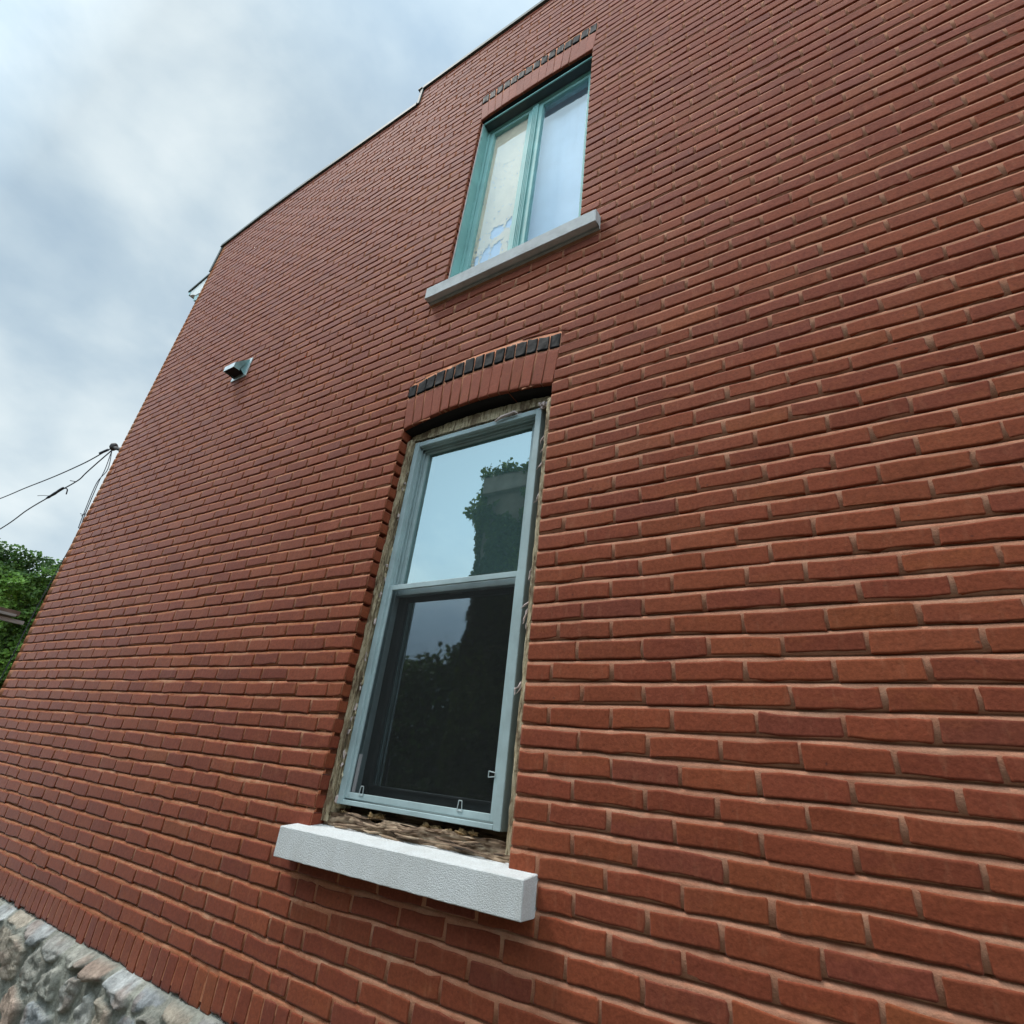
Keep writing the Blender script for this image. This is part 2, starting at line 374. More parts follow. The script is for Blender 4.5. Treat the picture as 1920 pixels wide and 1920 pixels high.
def screen_mat():
    mt, nt, b, o = new_mat('insect_mesh'); v = coords(nt)
    b.inputs['Base Color'].default_value = (0.020, 0.022, 0.022, 1); b.inputs['Roughness'].default_value = 0.8; b.inputs['Specular IOR Level'].default_value = 0.1
    t = nt.nodes.new('ShaderNodeBsdfTransparent')
    mxs = nt.nodes.new('ShaderNodeMixShader')
    f = noise(nt, coords(nt, (0.5, 1, 3.0)), 40, 5, 0.7)
    dust_haze = mrange(nt, f, 0.56, 0.75, 0, 0.35)
    nt.links.new(mixc(nt, dust_haze, (0.020, 0.022, 0.022), (0.16, 0.16, 0.155)), b.inputs['Base Color'])
    mxs.inputs[0].default_value = 0.34
    nt.links.new(t.outputs[0], mxs.inputs[1]); nt.links.new(b.outputs[0], mxs.inputs[2]); nt.links.new(mxs.outputs[0], o.inputs[0])
    return mt
M['screen'] = screen_mat()
def tint_mat(name, rough, spec=0.3, bscale=60, bs=0.4, trans=0.0, dist=0.006):
    mt, nt, b, o = new_mat(name); v = coords(nt)
    f = noise(nt, v, 45, 6, 0.65)
    c = mixc(nt, 1.0, attr(nt), ramp(nt, f, [(0.3, (0.6, 0.6, 0.6)), (0.7, (1.3, 1.3, 1.3))]), 'MULTIPLY')
    nt.links.new(c, b.inputs['Base Color']); b.inputs['Roughness'].default_value = rough; b.inputs['Specular IOR Level'].default_value = spec
    if bs: bump(nt, b, noise(nt, v, bscale, 6, 0.7), bs, dist)
    if trans:
        tl = nt.nodes.new('ShaderNodeBsdfTranslucent'); nt.links.new(c, tl.inputs['Color'])
        mxs = nt.nodes.new('ShaderNodeMixShader'); mxs.inputs[0].default_value = trans
        nt.links.new(b.outputs[0], mxs.inputs[1]); nt.links.new(tl.outputs[0], mxs.inputs[2]); nt.links.new(mxs.outputs[0], o.inputs[0])
    return mt
M['stone'] = tint_mat('rubble_stone', 0.85, 0.3, 55, 0.8, dist=0.012)
M['leaf'] = tint_mat('ivy_leaf', 0.5, 0.45, bs=0, trans=0.3)

# ------------------------------------------------------------------ dimensions
H = 0.067                     # brick course
BH = 0.0508                   # brick height
XR = 4.2                      # right end of the wall (out of frame)
def xleft(z): return -4.70 + 0.08 * np.clip(-np.asarray(z, float) / 1.3, 0, 1.6)
TOP_X = [-4.8, -4.69, -3.93, -3.05, -1.690, -1.680, 5]; TOP_Z = [3.745, 3.755, 3.831, 3.862, 3.853, 4.113, 4.125]
def topz(x): return np.interp(x, TOP_X, TOP_Z)
# openings: x0,x1 at springing, sill z, springing z, rise, fan at top (x0,x1), soldier top z, black top z
LW = dict(x0=-0.876, x1=-0.004, zs=-1.782, sp=-0.004, rise=0.053, fx0=-0.897, fx1=0.018, st=0.195, srise=0.034, bt=0.286, brise=0.046, n=15, bn=15, jg=0.0036)
UW = dict(x0=-0.824, x1=0.075, zs=1.03, sp=2.788, rise=0.028, fx0=-0.850, fx1=0.097, st=3.008, srise=0.022, bt=3.115, brise=0.022, n=15, bn=15, jg=0.0008)
def arch_u(o, x):
    c = (o['fx0'] + o['fx1']) / 2; hw = (o['fx1'] - o['fx0']) / 2
    return 1 - np.clip((np.asarray(x, float) - c) / hw, -1, 1) ** 2

# ------------------------------------------------------------------ the house
house = empty('brick_house', (0, 3, -3.2), label='tall red brick house wall with two windows and stone base', cat='house')

def brick_tint(n):
    k = rng.random(n)
    base = np.array([0.242, 0.060, 0.029]); out = np.tile(base, (n, 1))
    out[k < 0.30] = (0.226, 0.055, 0.029); out[(k >= 0.30) & (k < 0.36)] = (0.208, 0.053, 0.031)
    out[(k >= 0.36) & (k < 0.52)] = (0.252, 0.065, 0.030); out[(k >= 0.52) & (k < 0.55)] = (0.262, 0.072, 0.031)
    return out * rng.uniform(0.93, 1.07, (n, 1)) * rng.uniform(0.985, 1.015, (n, 3))

UU = np.array([0, 0.012, 0.035, 0.25, 0.5, 0.75, 0.965, 0.988, 1.0]); WW = np.array([0, 0.045, 0.12, 0.5, 0.88, 0.955, 1.0])
NU, NW = len(UU), len(WW)
gu, gw = np.meshgrid(UU, WW, indexing='ij'); gu = gu.ravel(); gw = gw.ravel()
idx = np.arange(NU * NW).reshape(NU, NW)
T_Q = [(idx[i, j], idx[i + 1, j], idx[i + 1, j + 1], idx[i, j + 1]) for i in range(NU - 1) for j in range(NW - 1)]
per = [idx[i, 0] for i in range(NU)] + [idx[NU - 1, j] for j in range(1, NW)] + [idx[i, NW - 1] for i in range(NU - 2, -1, -1)] + [idx[0, j] for j in range(NW - 2, 0, -1)]
NP = len(per); NB0 = NU * NW
for k in range(NP):
    k2 = (k + 1) % NP
    T_Q.append((per[k2], per[k], NB0 + k, NB0 + k2))
T_Q = np.array(T_Q); per = np.array(per)
edge_mask = (gu == 0) | (gu == 1) | (gw == 0) | (gw == 1)

def brick_batch(mb, cor, depth, mi, tints, zfloor=None, zceil=None, yoff=None, rough=0.0034, rock=0.0, warp=None):
    """cor (n,4,2): corners BL BR TR TL in x,z"""
    n = len(cor)
    if n == 0: return
    c = cor[:, None, :, :]
    u = gu[None, :, None]; w = gw[None, :, None]
    P = (c[:, :, 0] * (1 - u) + c[:, :, 1] * u) * (1 - w) + (c[:, :, 3] * (1 - u) + c[:, :, 2] * u) * w     # n,NV,2
    X = P[..., 0].copy(); Z = P[..., 1].copy()
    seed = rng.uniform(0, 500, (n, 1))
    jx = fbm(Z * 45 + seed, X * 3 + seed, 3, 2); jz = fbm(X * 38 + seed, Z * 3 - seed, 5, 3)
    em = edge_mask[None, :]
    X += np.where(em, jx * rough * 1.5, jx * rough); Z += np.where(em, jz * rough * 2.0, jz * rough)
    # worn corners and the odd chip
    cm = (((gu == 0) | (gu == 1)) & ((gw == 0) | (gw == 1)))[None, :]
    k_ = rng.random((n, NB0)) ** 2 * 0.006 * (rough < 0.0036)
    X += np.where(cm, (0.5 - gu[None]) * 2 * k_, 0); Z += np.where(cm, (0.5 - gw[None]) * 2 * k_, 0)
    chip = (edge_mask[None, :] & (rng.random((n, NB0)) < 0.08)) * rng.random((n, NB0)) * 0.006
    Z += (0.5 - gw[None]) * 2 * chip
    if warp is not None: Z += warp(X, Z)
    if zfloor is not None: Z = np.maximum(Z, zfloor(X, Z))
    if zceil is not None: Z = np.minimum(Z, zceil(X))
    Y = np.where(em, 0.0018, 0.0) + fbm(X * 22 + seed, Z * 30 + seed, 8, 2) * 0.0011
    # slight tilt of each brick out of the wall plane
    Y = Y + rng.uniform(-0.0036, -0.0020, (n, 1)) + (gu[None] - 0.5) * np.clip(rng.normal(0, 0.0012, (n, 1)), -.002, .002) + (gw[None] - 0.5) * np.clip(rng.normal(0, 0.0010, (n, 1)), -.0016, .0016)
    if rock:
        Y = Y - np.where(em, 0, rock * (0.5 + rng.random((n, NB0)))) + np.where(em, rng.uniform(-0.002, 0.004, (n, NB0)), 0)
    if yoff is not None: Y = Y + yoff[:, None]
    V = np.zeros((n, NB0 + NP, 3)); V[:, :NB0, 0] = X; V[:, :NB0, 1] = Y; V[:, :NB0, 2] = Z
    V[:, NB0:, 0] = X[:, per]; V[:, NB0:, 2] = Z[:, per]; V[:, NB0:, 1] = depth
    nv = NB0 + NP
    Q = (T_Q[None] + (np.arange(n) * nv)[:, None, None]).reshape(-1, 4)
    mb.add(V.reshape(-1, 3), Q, mi=mi, tint=np.repeat(tints, nv, axis=0))

def warp_course(X, Z): return 0.0045 * fbm(X * 1.3, Z * 4.0, 21, 2) + 0.0034 * fbm(X * 4.5, np.round(Z / H) * 3.3, 22, 2)

wall = MB()
cors = {'plain': [], 'LWtop': [], 'UWtop': []}
yo = {'plain': [], 'LWtop': [], 'UWtop': []}
N0, N1 = -33, 62
for n in range(N0, N1 + 1):
    zt = n * H; zb = zt - BH
    if zb > 4.11: continue
    xl = float(xleft(zt)) + 0.002
    xr = XR if zt > 3.80 else XR
    even = (n % 2 == 0)
    up = n >= 14
    sR = -0.020 if up else 0.0; sL = 0.054 if up else 0.0
    jr = [(0.0975 if even else 0.0) + 0.195 * k + sR for k in range(-6, 30)]
    jl = [-0.878 + sL - (0 if even else 0.0935) - 0.187 * k for k in range(0, 30)]
    xs = -0.878 + sL
    js = [j for j in jl if j > xl + 0.13] + [j for j in jr if xs + 0.06 < j < xr - 0.03]
    if not even and not up: js.append(-0.878 + 0.0)
    js = sorted(set(round(j, 4) for j in js))
    js = [j + float(np.clip(rng.normal(0, 0.010), -.022, .022)) for j in js]
    xstart = xl
    if zt > 3.80: xstart = max(xl, -4.9)
    pts = [xstart, xl + 0.088 + rng.normal(0, 0.004)] + [j for j in js if j > xl + 0.15] + [xr]
    # spans free of openings at this course
    zc = (zt + zb) / 2
    cut = []
    for o, key in ((LW, 'LWtop'), (UW, 'UWtop')):
        if zc > o['zs'] - 0.02 and zc < o['sp']: cut.append((o['x0'], o['x1']))
        elif o['sp'] <= zc <= o['bt'] - 0.03:
            t = (zc - o['sp']) / (o['bt'] - o['sp'])
            cut.append((o['x0'] + (o['fx0'] - 0.006 - o['x0']) * t, o['x1'] + (o['fx1'] + 0.006 - o['x1']) * t))
    # sills displace the courses they are built into
    if -1.885 < zc < -1.775: cut.append((-0.949, 0.093))
    if 0.905 < zc < 1.03: cut.append((-0.90, 0.19))
    segs = []
    for a, b in zip(pts[:-1], pts[1:]):
        parts = [(a, b)]
        for c0, c1 in cut:
            q = []
            for (s, e_) in parts:
                if e_ <= c0 or s >= c1: q.append((s, e_))
                else:
                    if s < c0: q.append((s, c0))
                    if e_ > c1: q.append((c1, e_))
            parts = q
        segs += parts
    # merge slivers
    segs.sort(); out = []
    for s, e_ in segs:
        if out and abs(out[-1][1] - s) < 1e-6 and (e_ - s < 0.05 or out[-1][1] - out[-1][0] < 0.045) and s > xl + 0.1: out[-1] = (out[-1][0], e_)
        else: out.append((s, e_))
    edges = [c for cc in cut for c in cc] + [xl, xr]
    for s, e_ in out:
        if e_ - s < 0.02: continue
        g0 = 0.0 if min(abs(s - c) for c in edges) < 1e-6 else 0.0058 + rng.normal(0, 0.0012)
        g1 = 0.0 if min(abs(e_ - c) for c in edges) < 1e-6 else 0.0058 + rng.normal(0, 0.0012)
        s2, e2 = s + g0, e_ - g1
        mid = (s2 + e2) / 2
        if zb > topz(mid) - 0.012: continue
        key = 'plain'
        for o, k in ((LW, 'LWtop'), (UW, 'UWtop')):
            if o['fx0'] - 0.2 < mid < o['fx1'] + 0.2 and o['bt'] - 0.09 < zc < o['bt'] + 0.16: key = k
        t = rng.normal(0, 0.0018, 4) + np.array([1, 1, 0, 0]) * rng.normal(0, 0.0016)
        if key != 'plain':
            o = LW if key == 'LWtop' else UW
            um = float(arch_u(o, mid))
            if o['fx0'] < mid < o['fx1'] and zt < o['bt'] + o['brise'] * um + 0.012 + 0.012: continue
        cors[key].append([(s2, zb + t[0]), (e2, zb + t[1]), (e2, zt + t[2]), (s2, zt + t[3])])
        yo[key].append(0.008 if (s <= xl + 0.001) else 0.0)
def floor_fn(o):
    def f(X, Z):
        inside = (X > o['fx0'] - 0.004) & (X < o['fx1'] + 0.004)
        return np.where(inside, o['bt'] + o['brise'] * arch_u(o, X) + 0.013, -99)
    return f
for key, fn in (('plain', None), ('LWtop', floor_fn(LW)), ('UWtop', floor_fn(UW))):
    c = np.array(cors[key]); brick_batch(wall, c, 0.06, 0, brick_tint(len(c)), zfloor=fn, zceil=lambda X: topz(X) - 0.003, yoff=np.array(yo[key]), warp=warp_course)

# rowlock base course (bricks on edge), ragged lower ends
xs = np.arange(float(xleft(-2.3)) + 0.01, XR, 0.0655)
cc = []
for x in xs:
    d = 0.0045; top = -2.282 + rng.normal(0, 0.002); bot = -2.385 + 0.012 * fbm(x * 2.1, 0, 31, 3) + rng.normal(0, 0.004); lean = rng.normal(0, 0.0015)
    cc.append([(x + d + lean, bot), (x + 0.0655 - d + lean, bot + rng.normal(0, 0.002)), (x + 0.0655 - d, top), (x + d, top)])
brick_batch(wall, np.array(cc), 0.06, 0, brick_tint(len(cc)), rough=0.002)

# weather-struck mortar: one sheet whose profile repeats per course
xg = np.unique(np.round(np.concatenate([np.arange(-4.80, XR + 0.01, 0.045), [LW['x0'] + .003, LW['x1'] - .003, UW['x0'] + .003, UW['x1'] - .003, -1.684]]), 4))
rows = []
for n in range(-35, N1 + 2):
    z0 = n * H
    rows += [(z0 - 0.0015, -0.0002), (z0 + 0.0012, -0.0002), (z0 + 0.0086, 0.0020), (z0 + H - BH - 0.0015, 0.0125), (z0 + H - BH + 0.0020, -0.0002)]
rows = np.array(rows)
GX, GZ = np.meshgrid(xg, rows[:, 0], indexing='ij'); GY = np.tile(rows[:, 1], (len(xg), 1))
kk = np.tile(np.arange(len(rows)) % 5, (len(xg), 1))
GY = GY + 0.0010 * fbm(GX * 17, GZ * 60, 41, 3) + np.where(kk == 2, 0.0020 * fbm(GX * 9, GZ * 30, 44, 3), 0) + np.where(kk == 3, 0.003 * fbm(GX * 5, GZ * 25, 45, 2), 0)
GZ = GZ + warp_course(GX, GZ) + 0.0010 * fbm(GX * 30, GZ * 15, 43, 2)
GZ = np.minimum(GZ, topz(GX) - 0.01)
GX = np.maximum(GX, xleft(GZ) + 0.008)
ii = np.arange(GX.size).reshape(GX.shape)
q = np.stack([ii[:-1, :-1], ii[1:, :-1], ii[1:, 1:], ii[:-1, 1:]], -1).reshape(-1, 4)
cxm = ((GX[:-1, :-1] + GX[1:, 1:]) / 2).ravel(); czm = ((GZ[:-1, :-1] + GZ[1:, 1:]) / 2).ravel()
keep = np.ones(len(q), bool)
for o in (LW, UW):
    a = np.where(czm < o['sp'], 1, 0)
    keep &= ~((cxm > o['x0']) & (cxm < o['x1']) & (czm > o['zs'] + 0.004) & (czm < o['sp'] + 0.012 + o['rise'] * arch_u(o, cxm)))
keep &= czm > -2.40
wall.add(np.stack([GX, GY, GZ], -1).reshape(-1, 3), q[keep], mi=1)
XQ = np.linspace(-4.55, XR, 500); ZQ = np.array([-2.368, -2.345, -2.32, -2.296])
QX, QZ = np.meshgrid(XQ, ZQ, indexing='ij'); QI = np.arange(QX.size).reshape(QX.shape)
wall.add(np.stack([QX, -0.0006 + 0.0016 * fbm(QX * 25, QZ * 25, 47, 3), QZ + 0.004 * fbm(QX * 20, QZ, 48, 2)], -1).reshape(-1, 3), np.stack([QI[:-1, :-1], QI[1:, :-1], QI[1:, 1:], QI[:-1, 1:]], -1).reshape(-1, 4), mi=1)
# mortar at the reveals and the far left return, masonry core behind the bricks
for o in (LW, UW):
    for x, s in ((o['x0'], -1), (o['x1'], 1)):
        wall.box((x + s * 0.004, 0.0055, o['zs'] - 0.05), (x + s * 0.05, 0.16, o['sp'] + 0.06), mi=1)
# core slabs round the two openings
def core(x0, x1, z0, z1): wall.box((x0, 0.058, z0), (x1, 0.30, z1), mi=1)
core(-4.60, LW['x0'] - 0.02, -3.2, 0.0); core(LW['x1'] + 0.02, XR, -3.2, 0.0); core(LW['x0'] - 0.02, LW['x1'] + 0.02, -3.2, LW['zs'] - 0.02)
core(-4.68, XR, 0.22, UW['zs'] - 0.03)
core(-4.68, LW['fx0'] - 0.02, 0.0, 0.22); core(LW['fx1'] + 0.02, XR, 0.0, 0.22)
core(-4.68, UW['x0'] - 0.02, UW['zs'] - 0.03, 3.02); core(UW['x1'] + 0.02, XR, UW['zs'] - 0.03, 3.02)
core(-4.68, XR, 3.02, 3.73); core(-1.67, XR, 3.73, 4.09)
# dark rooms behind the windows (open towards the glass)
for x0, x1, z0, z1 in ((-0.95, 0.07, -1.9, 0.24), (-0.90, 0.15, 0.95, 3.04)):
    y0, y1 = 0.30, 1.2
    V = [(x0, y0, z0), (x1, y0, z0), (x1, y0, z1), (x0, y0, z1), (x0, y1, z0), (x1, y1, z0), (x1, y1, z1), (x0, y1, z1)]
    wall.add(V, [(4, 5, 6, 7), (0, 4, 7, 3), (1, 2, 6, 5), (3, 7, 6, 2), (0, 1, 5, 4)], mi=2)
# the other walls and the flat roof of the house
wall.box((-4.66, 0.31, -3.2), (-4.50, 9.0, 3.72), mi=1)
wall.box((XR - 0.15, 0.31, -3.2), (XR, 9.0, 4.05), mi=1); wall.box((-4.66, 9.0, -3.2), (XR, 9.2, 3.72), mi=1); wall.box((-4.49, 0.31, 3.45), (XR - .16, 8.99, 3.60), mi=1)
# near-black boxes standing in for the shade inside open joints (weep slots)
for x, z in ((-0.212, 0.425), (-0.786, 0.424), (-0.212, 0.832), (-0.781, 0.815), (-0.207, 3.29), (-0.592, 3.285)):
    zc_ = (math.floor((z + BH / 2) / H) + 0) * H + 0 ; zt_ = math.ceil((z - 0.004) / H) * H
    wall.box((x - 0.0065, 0.0015, zt_ - BH - 0.006), (x + 0.0055, 0.05, zt_ + 0.001), mi=3)
for x in (-3.02, -2.10, -1.58, -1.01):
    wall.box((x - 0.004, 0.001, -2.365), (x + 0.004, 0.05, -2.31), mi=3)
wall_o = wall.build('wall', [M['brick'], M['mortar'], M['dark'], M['near_black']], house, smooth=True, tint=True)

# arches: soldier bricks on a curve with a band of black rock-faced headers above
def make_arch(o, lab):
    a = MB(); cc = []; n = o['n']
    for k in range(n):
        f0 = k / n + o['jg'] / 0.9; f1 = (k + 1) / n - o['jg'] / 0.9
        def P(f, t):
            xb = o['x0'] + (o['x1'] - o['x0']) * f; xt = o['fx0'] + (o['fx1'] - o['fx0']) * f
            zb = o['sp'] + o['rise'] * arch_u(o, xb); zt = o['st'] + o['srise'] * arch_u(o, xt)
            return (xb + (xt - xb) * t, zb + (zt - zb) * t)
        cc.append([P(f0, 0), P(f1, 0), P(f1, 1), P(f0, 1)])
    cc = np.array(cc) + rng.normal(0, 0.0012, (n, 4, 2))
    tn = np.array([[0.255, 0.062, 0.032]]) * rng.uniform(0.92, 1.1, (n, 1))
    brick_batch(a, cc, 0.105, 0, tn, rough=0.0016)
    # mortar behind the soldiers and headers
    xs_ = np.linspace(0, 1, 40); V = []
    for f in xs_:
        xb = o['x0'] + (o['x1'] - o['x0']) * f; xt = o['fx0'] - 0.010 + (o['fx1'] - o['fx0'] + 0.02) * f
        zb = o['sp'] + o['rise'] * arch_u(o, xb) + 0.004; zt = o['bt'] + o['brise'] * arch_u(o, xt) + 0.012
        y = -0.0006 + 0.0006 * float(fbm(xb * 30, zb, 5, 2))
        V += [(xb, 0.10, zb), (xb, y, zb), (xt, y, zt), (xt, 0.05, zt)]
    Q = []
    for i in range(39):
        for j in range(3): Q.append((i * 4 + j, (i + 1) * 4 + j, (i + 1) * 4 + j + 1, i * 4 + j + 1))
    a.add(V, Q, mi=1)
    # near-black strip along the underside of the arch
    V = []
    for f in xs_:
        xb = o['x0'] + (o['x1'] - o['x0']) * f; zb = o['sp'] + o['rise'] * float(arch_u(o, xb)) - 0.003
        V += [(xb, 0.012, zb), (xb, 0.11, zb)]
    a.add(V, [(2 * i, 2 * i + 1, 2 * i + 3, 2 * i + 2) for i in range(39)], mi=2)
    ao = a.build('arch', [M['brick'], M['mortar'], M['near_black']], house, smooth=True, tint=True)
    ao['label'] = lab
    b = MB(); cc = []
    for k in range(o['bn']):
        g = 0.0052
        xa = o['fx0'] + (o['fx1'] - o['fx0']) * k / o['bn'] + g + rng.normal(0, 0.0015); xb = o['fx0'] + (o['fx1'] - o['fx0']) * (k + 1) / o['bn'] - g + rng.normal(0, 0.0015)
        lean = 0.012 * (k / o['bn'] - 0.5)
        def Zb(x): return o['st'] + o['srise'] * float(arch_u(o, x)) + 0.007
        def Zt(x): return o['bt'] + o['brise'] * float(arch_u(o, x)) - 0.002 + rng.normal(0, 0.003)
        cc.append([(xa, Zb(xa)), (xb, Zb(xb)), (xb + lean, Zt(xb)), (xa + lean, Zt(xa))])
    brick_batch(b, np.array(cc), 0.05, 0, np.ones((o['bn'], 3)), rough=0.0030, rock=0.0045)
    b.build('black_brick_band', M['black_brick'], ao, smooth=True)
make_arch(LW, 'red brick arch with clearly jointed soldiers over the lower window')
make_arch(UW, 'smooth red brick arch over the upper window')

# parapet flashing along the top, stepping down to the left
fl = MB()
def strip(x0, x1):
    xs_ = np.linspace(x0, x1, 24)
    V = []
    for x in xs_:
        z = float(topz(x)) + 0.002 * math.sin(x * 3.1) 
        V += [(x, -0.022, z - 0.042), (x, -0.020, z + 0.006), (x, 0.33, z + 0.012), (x, 0.33, z - 0.05), (x, -0.004, z - 0.042)]
    Q = []
    for i in range(23):
        for j in range(5): Q.append((i * 5 + j, i * 5 + (j + 1) % 5, (i + 1) * 5 + (j + 1) % 5, (i + 1) * 5 + j))
    fl.add(V, Q)
strip(-4.72, -1.697); strip(-1.672, XR + 0.02)
fl.box((-1.70, -0.016, 3.84), (-1.672, 0.31, 4.118)); fl.box((-1.735, -0.024, 4.098), (-1.69, 0.31, 4.112))
fl.box((-4.725, -0.010, 3.30), (-4.688, 0.31, 3.73))
fl.build('parapet_flashing', M['flash'], house)
# front cornice seen end-on past the left corner
co = MB()
prof = [(-4.70, 3.31), (-5.10, 3.205), (-5.08, 3.13), (-4.99, 3.10), (-4.90, 3.045), (-4.70, 3.02)]
co.prism(prof, 0.03, 8.5)
co.prism([(-4.69, 3.345), (-5.14, 3.225), (-5.14, 3.203), (-4.69, 3.318)], 0.015, 8.5, mi=1)
co.prism([(-4.70, 3.015), (-4.92, 3.04), (-4.90, 2.96), (-4.70, 2.90)], 0.035, 8.5, mi=2)
co.prism([(-5.10, 3.198), (-5.135, 3.195), (-5.10, 3.135), (-5.075, 3.145)], 0.025, 8.5, mi=2)
co.build('cornice', [M['cornice'], M['flash'], M['verdigris']], house)

# rubble stone foundation
def make_foundation():
    xa = np.concatenate([np.arange(-4.62, -3.75, 0.03), np.arange(-3.75, -0.55, 0.0065), np.arange(-0.55, XR, 0.06)])
    za = np.concatenate([np.arange(-3.25, -2.98, 0.03), np.arange(-2.98, -2.345, 0.0065)])
    X, Z = np.meshgrid(xa, za, indexing='ij')
    r2 = np.random.default_rng(12)
    wx = X + 0.030 * fbm(X * 11, Z * 11, 51, 5); wz = Z + 0.026 * fbm(X * 11 + 7, Z * 11, 52, 5)
    px, pz = [], []
    z = -3.35; row = 0
    while z < -2.30:
        hh = r2.uniform(0.10, 0.15); x = -4.9 + r2.uniform(0, 0.15)
        while x < XR + 0.3:
            w = r2.uniform(0.13, 0.29); px.append(x + w / 2); pz.append(z + hh / 2 + r2.normal(0, 0.018)); x += w
        z += hh
    px, pz = np.array(px), np.array(pz)
    f1 = np.full(X.shape, 9.0); f2 = np.full(X.shape, 9.0); c1 = np.zeros(X.shape, int)
    for k in range(len(px)):
        m_ = (np.abs(wx - px[k]) < 0.4)
        d = np.hypot((wx[m_] - px[k]) * 0.72, wz[m_] - pz[k])
        a, b = f1[m_], f2[m_]; cidx = c1[m_]
        nb = np.where(d < a, a, np.minimum(b, d)); cidx = np.where(d < a, k, cidx)
        f1[m_] = np.minimum(a, d); f2[m_] = nb; c1[m_] = cidx
    gap = f2 - f1
    size = r2.uniform(0.012, 0.045, len(px)); jut = r2.uniform(0.030, 0.055, len(px)); flat = r2.random(len(px))
    tilt = r2.normal(0, 0.25, (len(px), 2))
    s = np.clip((gap - size[c1]) / 0.009, 0, 1); s = s * s * (3 - 2 * s)
    s = s * np.clip((-2.388 + 0.022 * fbm(X * 4, 0 * X, 68, 3) - Z) / 0.018, 0, 1)
    stone_y = jut[c1] + tilt[c1, 0] * (X - px[c1]) * 0.6 + tilt[c1, 1] * (Z - pz[c1]) * 0.5 + 0.009 * fbm(X * 26, Z * 34, 61, 6) + 0.014 * np.abs(fbm(X * 8, Z * 11, 63, 2)) - 0.016 * np.abs(fbm(X * 17, Z * 23, 64, 3))
    mort_y = 0.029 + 0.014 * fbm(X * 6, Z * 6, 65, 3) + 0.006 * fbm(X * 34, Z * 34, 66, 4)
    out = mort_y * (1 - s) + np.maximum(stone_y, mort_y + 0.004) * s
    topfade = np.clip((-2.372 + 0.012 * fbm(X * 5, 0 * X, 67, 3) - Z) / 0.06, 0, 1)
    Y = -(0.010 + out) * topfade + (1 - topfade) * 0.022
    pal = np.array([[0.36, 0.39, 0.41], [0.42, 0.435, 0.43], [0.33, 0.35, 0.36], [0.46, 0.40, 0.32], [0.46, 0.35, 0.28], [0.50, 0.49, 0.45], [0.31, 0.30, 0.30], [0.40, 0.39, 0.34]])
    tc_ = pal[r2.integers(0, len(pal), len(px))] * r2.uniform(0.8, 1.1, (len(px), 1))
    T = tc_[c1]
    spk = fbm(X * 30, Z * 30, 71, 4)[..., None]
    T = T * (1 + 0.5 * spk)
    pink = np.clip(fbm(X * 9, Z * 9, 73, 4) * 2.2 - 0.35, 0, 0.6)[..., None]; T = T * (1 - pink) + np.array([0.36, 0.26, 0.21]) * pink
    mc = np.array([0.31, 0.31, 0.265]) * (1 + 0.35 * fbm(X * 7, Z * 7, 75, 4))[..., None]
    T = mc * (1 - s[..., None]) + T * s[..., None]
    Ii = np.arange(X.size).reshape(X.shape)
    q_ = np.stack([Ii[:-1, :-1], Ii[1:, :-1], Ii[1:, 1:], Ii[:-1, 1:]], -1).reshape(-1, 4)
    return mesh_obj('foundation', np.stack([X, Y, Z], -1).reshape(-1, 3), q_, M['stone'], house, None, True, np.clip(T, 0.02, 1).reshape(-1, 3))
make_foundation()

# ------------------------------------------------------------------ sills
def make_sill(parent, x0, x1, ztf, ztb, zbot, yf, yb, mat, groove=False):
    s = MB(); bm = bmesh.new()
    prof = [(yf, zbot), (yf, ztf), (yb, ztb), (yb, zbot)]
    if groove: prof = [(yf, zbot), (yf, ztf), (yb, ztb), (yb, zbot), (-0.012, zbot), (-0.014, zbot + 0.012), (-0.026, zbot + 0.012), (-0.028, zbot)]
    va = [bm.verts.new((x0, y, z)) for y, z in prof]; vb = [bm.verts.new((x1, y, z)) for y, z in prof]
    n = len(prof)
    for i in range(n): bm.faces.new((va[i], va[(i + 1) % n], vb[(i + 1) % n], vb[i]))
    bm.faces.new(va[::-1]); bm.faces.new(vb)
    bmesh.ops.recalc_face_normals(bm, faces=bm.faces[:])
    eg = [e for e in bm.edges if len(e.link_faces) == 2 and e.calc_face_angle(0) > 0.5 and min(v.co.y for v in e.verts) < -0.03]
    bmesh.ops.bevel(bm, geom=eg, offset=0.0022, segments=1, affect='EDGES')
    bmesh.ops.subdivide_edges(bm, edges=[e for e in bm.edges if abs(e.verts[0].co.x - e.verts[1].co.x) > 0.5], cuts=110, use_grid_fill=True)
    for v in bm.verts:
        if v.co.y < -0.03:
            v.co.y += 0.0014 * float(fbm(v.co.x * 26, v.co.z * 60, 201, 3)); v.co.z += 0.0013 * float(fbm(v.co.x * 31, v.co.z * 50, 203, 3))
    s.bm(bm); return s.build('sill', mat, parent)

